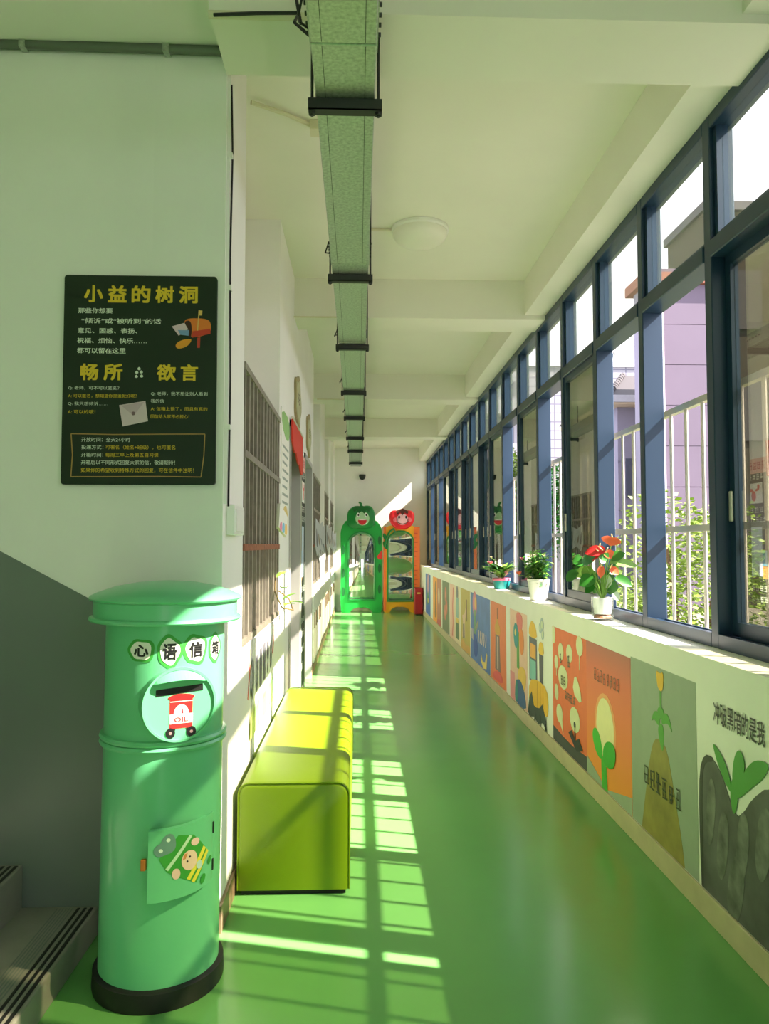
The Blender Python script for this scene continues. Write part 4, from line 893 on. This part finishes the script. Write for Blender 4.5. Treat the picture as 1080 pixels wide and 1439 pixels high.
# far blue
sh, tx, el, m_ = mural('small blue mural nearest the red fire box', 14.9, 13.93, (76, 116, 186))
el('bloom', .55, .74, .22, (206, 160, 170), 2); sh('leaf', [(.3, .2), (.7, .3), (.6, .6), (.35, .5)], (90, 150, 100), 2, 1); sh('yellow_spot', ell(.55, .35, .12, .06, 12), (220, 200, 100), 3)

# ------------------------------------------------------------------ plants on the sill
rnd = random.Random(3)
# anthurium in glass pot
pc = Vector((1.437, 4.33, ZS))
an = thing('anthurium', 'red anthurium in a clear glass pot with white liner on the sill', 'potted plant', tuple(pc), group='potted plants on the window sill')
mk('glass_pot', lathe(pc, [(.058, 0), (.062, .004), (.064, .135), (.060, .135), (.058, .012), (.002, .010)], 28), M['potglass'], an, smooth=True)
mk('liner', lathe(pc, [(.030, .035), (.048, .037), (.056, .132), (.050, .130), (.046, .11), (.002, .11)], 24), M['white'], an, smooth=True)
mk('soil', lathe(pc, [(.046, .108), (.046, .118), (.03, .124), (.002, .126)], 20), M['soil'], an)
mk('pebbles', lathe(pc, [(.05, .012), (.054, .02), (.045, .03), (.002, .033)], 14), paint((170, 120, 90)), an)
def spray(root, n, hmin, hmax, spread, Lr, Wr, m, heart, fl=(), base=None, zmax=.13, xs=.5):
    for q in range(n):
        a = 2 * math.pi * (q * .618 + .1); h = hmin + (hmax - hmin) * ((q * .37) % 1); rd = spread * (.5 + .5 * ((q * .53) % 1))
        tip = base + Vector((math.cos(a) * rd * xs, math.sin(a) * rd, h)); b0 = base + Vector((math.cos(a) * .012, math.sin(a) * .012, zmax - .012))
        mid = (b0 + tip) / 2 + Vector((0, 0, .03))
        mm = m if q not in fl else fl[q]
        lf_ = mk('leaf' if q not in fl else 'flower', leafmesh(tip, (math.cos(a) * xs, math.sin(a), .15 if q not in fl else .5), (0, 0, 1) if q not in fl else (-.5, -.6, .6), Lr[0] + (Lr[1] - Lr[0]) * rnd.random(), Wr, .35, heart), mm, root, smooth=True)
        mk('stalk', tube([b0, mid, tip], .003, 5), M['leaf2'], lf_)
        if q in fl: mk('spadix', tube([tip, tip + Vector((-.01, -.015, .045))], .005, 6, .003), paint((236, 190, 110)), lf_)
EV = Vector((.949, -.315, 0)); VV = Vector((.315, .949, 0))
def ap(x, y, dep=0.0): return pc + EV * ((x - 582) / 9.82 * .00438) + Vector((0, 0, (1255 - y) / 9.82 * .00432)) + VV * dep
for q, (x0, y0, x1, y1, w_, c_) in enumerate(((480, 700, 290, 780, .085, 0), (410, 610, 240, 660, .07, 1), (350, 560, 230, 570, .08, 0), (340, 470, 215, 480, .075, 0), (260, 610, 115, 745, .06, 0), (545, 720, 470, 915, .085, 0), (480, 790, 360, 890, .05, 0), (700, 720, 670, 920, .085, 0), (705, 480, 1060, 520, .05, 1), (760, 680, 965, 790, .055, 0), (700, 450, 880, 350, .06, 0), (640, 460, 560, 390, .07, 0), (630, 660, 645, 840, .06, 2), (720, 880, 800, 1000, .04, 2), (430, 500, 370, 390, .08, 0), (620, 600, 700, 760, .07, 0), (500, 620, 400, 760, .075, 0), (440, 560, 330, 690, .06, 1), (660, 540, 790, 640, .06, 0))):
    dp = ((q * .37) % 1 - .5) * .10
    p0, p1 = ap(x0, y0, dp), ap(x1, y1, dp * 1.3); d_ = p1 - p0
    lf_ = mk('leaf', leafmesh(p0, d_, (-.35, -.75, .55), d_.length, w_ * 1.15, .12, True, n=6), M[('leaf', 'leaf2', 'palebract')[c_]], an, smooth=True)
    mk('stalk', tube([pc + Vector((0, 0, .116)), (pc + Vector((0, 0, .13)) + p0) / 2 + Vector((0, 0, .02)), p0], .0032, 5), M['leaf2'], lf_)
for q, (x0, y0, x1, y1, w_, m_) in enumerate(((600, 330, 365, 350, .075, 'redpetal'), (540, 340, 440, 460, .05, 'redpetal'), (720, 150, 690, 262, .115, 'orpetal'), (650, 330, 700, 430, .06, 'orpetal'), (580, 540, 560, 690, .045, 'orpetal'), (690, 560, 790, 640, .05, 'orpetal'), (560, 270, 590, 390, .05, 'redpetal'))):
    p0, p1 = ap(x0, y0, -.03), ap(x1, y1, -.04); d_ = p1 - p0
    fl_ = mk('flower', leafmesh(p0, d_, (-.3, -.8, .5), d_.length, w_, .15, True, n=6), M[m_], an, smooth=True)
    mk('stalk', tube([pc + Vector((0, 0, .116)), (pc + Vector((0, 0, .14)) + p0) / 2, p0], .003, 5), M['leaf2'], fl_)
    mk('spadix', tube([p0 + Vector((-.004, -.006, .002)), p0 + d_ * .25 + Vector((-.012, -.03, .03))], .0045, 6, .003), paint((238, 210, 150)), fl_)
# white pot with bushy roses
pc = Vector((1.437, 5.87, ZS))
rs = thing('miniature_rose', 'bushy small leaved rose with cream buds in a round white pot', 'potted plant', tuple(pc), group='potted plants on the window sill')
mk('pot', lathe(pc, [(.062, 0), (.066, .005), (.086, .15), (.090, .155), (.090, .172), (.080, .172), (.076, .15), (.002, .148)], 32), M['white'], rs, smooth=True)
mk('soil', lathe(pc, [(.078, .146), (.076, .158), (.002, .162)], 20), M['soil'], rs)
tips = []
for q in range(26):
    a = q * 2.4; rd = .13 * math.sqrt((q + .5) / 26); h = .28 + .20 * rnd.random() * (1 - rd / .2)
    tip = pc + Vector((math.cos(a) * rd * .75, math.sin(a) * rd * 1.1, h)); tips.append(tip)
    stq = mk('stem', tube([pc + Vector((math.cos(a) * .03, math.sin(a) * .03, .155)), (pc + tip) / 2 + Vector((0, 0, .11)), tip], .0025, 5), M['leaf2'], rs)
    vf_ = []
    for j in range(24):
        t = .30 + .70 * j / 23; b0 = pc + (tip - pc) * t + Vector((rnd.uniform(-.015, .015), rnd.uniform(-.02, .02), rnd.uniform(-.01, .02)))
        an_ = rnd.random() * 6.28
        vf_.append(leafmesh(b0, (math.cos(an_) * .7, math.sin(an_), rnd.uniform(-.1, .5)), (0, 0, 1), .046, .026, .3, n=3))
    mk('leaf_cluster', join(*vf_), M['leaf'] if q % 3 else M['leaf2'], stq)
def bloom(p, r_, m_, par):
    return mk('bloom', join(*[leafmesh(p, (math.cos(a) * .9, math.sin(a) * .9, .55), (0, 0, 1), r_, r_ * .9, -.3, n=3) for a in [i * 1.047 for i in range(6)]], *[leafmesh(p, (math.cos(a) * .5, math.sin(a) * .5, .9), (0, 0, 1), r_ * .8, r_ * .7, -.3, n=3) for a in [.5 + i * 1.57 for i in range(4)]]), m_, par, smooth=True)
for q in range(9): bloom(tips[(q * 5) % 26] + Vector((0, 0, .008)), .018, M['whitepetal'] if q % 3 else M['leaf2'], rs)
bloom(pc + Vector((-.125, .033, .32)), .028, M['pinkpetal'], rs); bloom(pc + Vector((-.15, .04, .20)), .036, M['orpetal'], rs); bloom(pc + Vector((-.07, -.02, .18)), .016, M['whitepetal'], rs)
for e_ in ((-.125, .033, .32), (-.15, .04, .20)): mk('stem', tube([pc + Vector((-.03, .01, .158)), pc + Vector((e_[0] * .6, e_[1] * .6, e_[2] * .95)), pc + Vector(e_)], .0025, 5), M['leaf2'], rs)
# teal pot
pc = Vector((1.437, 7.40, ZS))
tl = thing('leafy_houseplant', 'long leaved houseplant with pink bloom in a low teal pot', 'potted plant', tuple(pc), group='potted plants on the window sill')
mk('pot', lathe(pc, [(.070, 0), (.074, .005), (.088, .10), (.090, .108), (.082, .108), (.078, .095), (.002, .093)], 28), M['teal'], tl, smooth=True)
mk('pink_band', lathe(pc, [(.0895, .085), (.092, .09), (.092, .108), (.0895, .110)], 28), M['pinkpetal'], tl, smooth=True)
mk('soil', lathe(pc, [(.08, .092), (.078, .104), (.002, .107)], 20), M['soil'], tl)
for q in range(64):
    a = q * 2.4 + .3; el_ = .25 + .9 * rnd.random()
    mk('leaf', leafmesh(pc + Vector((math.cos(a) * .02, math.sin(a) * .03, .10 + .08 * rnd.random())), (math.cos(a) * .7 - .12, math.sin(a), el_ + .25), (0, 0, 1), .14 + .07 * rnd.random(), .044, .45), M['leaf2'] if q % 2 else M['leaf'], tl, smooth=True)
bloom(pc + Vector((-.11, .025, .24)), .045, M['pinkpetal'], tl); bloom(pc + Vector((-.17, .035, .21)), .022, M['whitepetal'], tl); bloom(pc + Vector((-.10, .02, .31)), .02, M['whitepetal'], tl)
for e_ in ((-.11, .025, .24), (-.17, .035, .21), (-.10, .02, .31)): mk('stem', tube([pc + Vector((0, .03, .10)), pc + Vector((e_[0] * .5, e_[1] * .6, e_[2] * .9)), pc + Vector(e_)], .0025, 5), M['leaf2'], tl)

# ------------------------------------------------------------------ outside
tag(mk('ground', box(1.66, 70, -30, 90, -.5, -.3), M['ground']), 'pale concrete yard outside the window', 'ground', **STR)
def far(px, py, Y):   # only used for planning the sight lines
    return (px - 503) / 1040 * Y, 1.45 + (766 - py) / 1040 * Y
# lavender block
b1 = thing('lavender_building', 'lavender rendered building with red brown roof edge beyond the bars', 'building', (10.2, 20.5, -.3))
mk('core', box(7.62, 9.58, 19.05, 20.0, -.3, 8.35), M['lavender2'], b1)
for rw in range(8):
    for c_ in range(1):
        x0 = 7.6 + 1.8 * c_; mk('panel', box(x0 + .01, x0 + 1.99, 19.0, 19.05, -.25 + rw * 1.075, -.25 + rw * 1.075 + 1.06), M['lavender'], b1)
mk('roof_edge', box(7.45, 9.75, 18.85, 20.2, 8.35, 8.62), M['roofred'], b1); mk('parapet', box(7.7, 9.5, 19.1, 20.0, 8.62, 8.8), M['lavender'], b1)
mk('downpipe', tube([(7.95, 18.93, -.3), (7.95, 18.93, 8.3)], .06, 8), paint((206, 198, 206)), b1)
# eaved house
b2 = thing('eaved_house', 'grey lavender house with overhanging dark tiled eaves', 'building', (9.4, 26, -.3))
mk('wall', box(8.55, 11.2, 24.0, 29, -.3, 6.0), M['lavender2'], b2)
for z in (1.0, 2.6, 4.2): mk('course', box(8.53, 11.2, 23.97, 24.0, z, z + .05), paint((120, 118, 134)), b2)
mk('soffit', box(8.05, 11.4, 23.4, 29.2, 6.0, 6.12), paint((196, 176, 150)), b2); mk('gutter', box(7.98, 11.4, 23.32, 23.42, 6.05, 6.28), paint((160, 160, 170)), b2)
rf = mk('roof', ([(8.0, 23.4, 6.2), (11.4, 23.4, 6.2), (11.4, 29.2, 6.2), (8.0, 29.2, 6.2), (9.6, 26.3, 7.6), (11.4, 26.3, 7.6)], [(0, 1, 5, 4), (0, 4, 3), (3, 4, 5, 2), (1, 2, 5), (0, 3, 2, 1)]), M['rooftile'], b2)
for q in range(12): mk('ridge_tile', tube([(8.0 + q * .135, 23.4 + q * .245, 6.22 + q * .118), (8.09 + q * .135, 23.56 + q * .245, 6.30 + q * .118)], .10, 8), M['rooftile'], rf)
mk('window', box(8.8, 9.3, 23.95, 24.0, 3.0, 4.3), paint((70, 74, 90)), b2)
# tiled tower
b3 = thing('tiled_tower', 'tall white tiled block standing far beyond the yard', 'building', (13, 48, -.3))
mk('wall', box(9.4, 18.5, 45, 52, -.3, 12.5), M['towertile'], b3); mk('parapet', box(9.3, 18.6, 44.9, 52, 12.5, 12.75), paint((206, 206, 212)), b3)
for q in range(3): mk('aerial', tube([(15.9 + q * .12, 46, 12.7), (16.5 + q * .05, 46, 15.6)], .025, 5), M['dark'], b3)
b4 = thing('balcony_block', 'pale grey balcony block at the far end of the yard', 'building', (6.5, 44, -.3))
mk('wall', box(4.0, 9.3, 40, 46, -.3, 10.4), paint((108, 110, 120)), b4)
for fl_ in range(4):
    z = 1.0 + fl_ * 2.5
    mk('balcony', box(4.2, 9.0, 39.2, 40, z, z + .9), paint((140, 140, 150)), b4)
    for x in (4.8, 6.2, 7.6): wq = mk('window', box(x, x + .9, 39.95, 40.0, z + .9, z + 2.0), paint((64, 70, 86)), b4); mk('pane', box(x + .05, x + .42, 39.93, 39.95, z + .95, z + 1.95), paint((96, 104, 122)), wq)
tag(mk('boundary_wall', box(3.2, 7.4, 22.5, 22.75, -.3, 1.6), paint((170, 166, 168)), ), 'low white boundary wall under the trees', 'wall', **STR)

def tree(name, label, c, rx, ry, rz, n, ls, m, trunk, seed, cat='tree'):
    rn = random.Random(seed); t = thing(name, label, cat, (c[0], c[1], -.3), group='greenery outside the window')
    V, F = [], []
    for q in range(n):
        while True:
            p = Vector((rn.uniform(-1, 1), rn.uniform(-1, 1), rn.uniform(-1, 1)))
            if .25 < p.length < 1: break
        lump = 1 + .18 * math.sin(5 * p.x + seed) * math.cos(4 * p.z + p.y * 3)
        b0 = Vector((c[0] + p.x * rx * lump, c[1] + p.y * ry * lump, c[2] + p.z * rz * lump))
        a = rn.random() * 6.28; d = Vector((math.cos(a), math.sin(a), rn.uniform(-.6, .6))).normalized(); u = Vector((rn.uniform(-1, 1), rn.uniform(-1, 1), 1)).normalized(); s_ = d.cross(u).normalized()
        L = ls * rn.uniform(.7, 1.3); k_ = len(V)
        V += [tuple(b0), tuple(b0 + d * L * .5 + s_ * L * .28), tuple(b0 + d * L), tuple(b0 + d * L * .5 - s_ * L * .28)]; F.append((k_, k_ + 1, k_ + 2, k_ + 3))
    tag(mk('foliage', (V, F), m, t), kind='stuff')
    for q in range(trunk):
        a = 6.28 * q / trunk; mk('trunk' if trunk == 1 else 'stem', tube([(c[0] + .05 * math.cos(a), c[1] + .05 * math.sin(a), -.3), (c[0] + rx * .3 * math.cos(a), c[1] + ry * .3 * math.sin(a), c[2] - rz * .2), (c[0] + rx * .5 * math.cos(a), c[1] + ry * .5 * math.sin(a), c[2] + rz * .5)], .05 if trunk > 1 else .12, 6, .02), M['bark'], t)
    return t
tree('garden_bush', 'yellow green bush growing outside the nearest open window light', (4.05, 8.9, .75), 1.0, .9, 1.35, 6500, .085, M['leaf3'], 5, 1, 'bush')
tree('garden_bush', 'low leafy bush below the grey lavender house', (4.0, 11.4, .0), .8, .8, .85, 3000, .09, M['leaf3'], 4, 2, 'bush')
tree('courtyard_tree', 'small dark green tree before the white boundary wall', (5.3, 20.8, 2.4), .8, .8, 1.3, 3000, .16, M['leaf'], 1, 3)
tree('courtyard_tree', 'yellow green tree by the far balcony block', (5.0, 24.5, 3.2), .9, .9, 1.3, 3000, .17, M['leaf3'], 1, 4)
dk = thing('added_dark_block', 'added dark brown block that deepens reflections in the nearest glass', 'building', (13.0, 22, -.3))  # added to darken the view behind the nearest pane so reflections stand out
mk('wall', box(9.9, 17.5, 20.5, 23.0, -.3, 11.0), M['umber'], dk); mk('roof', box(9.8, 17.6, 20.3, 23.1, 11.0, 11.25), M['rooftile'], dk)
for q in range(4):
    for r_ in range(3): mk('shutter', box(10.5 + q * 1.7, 11.5 + q * 1.7, 20.44, 20.5, 1.2 + r_ * 3.2, 2.9 + r_ * 3.2), M['rooftile'], dk)
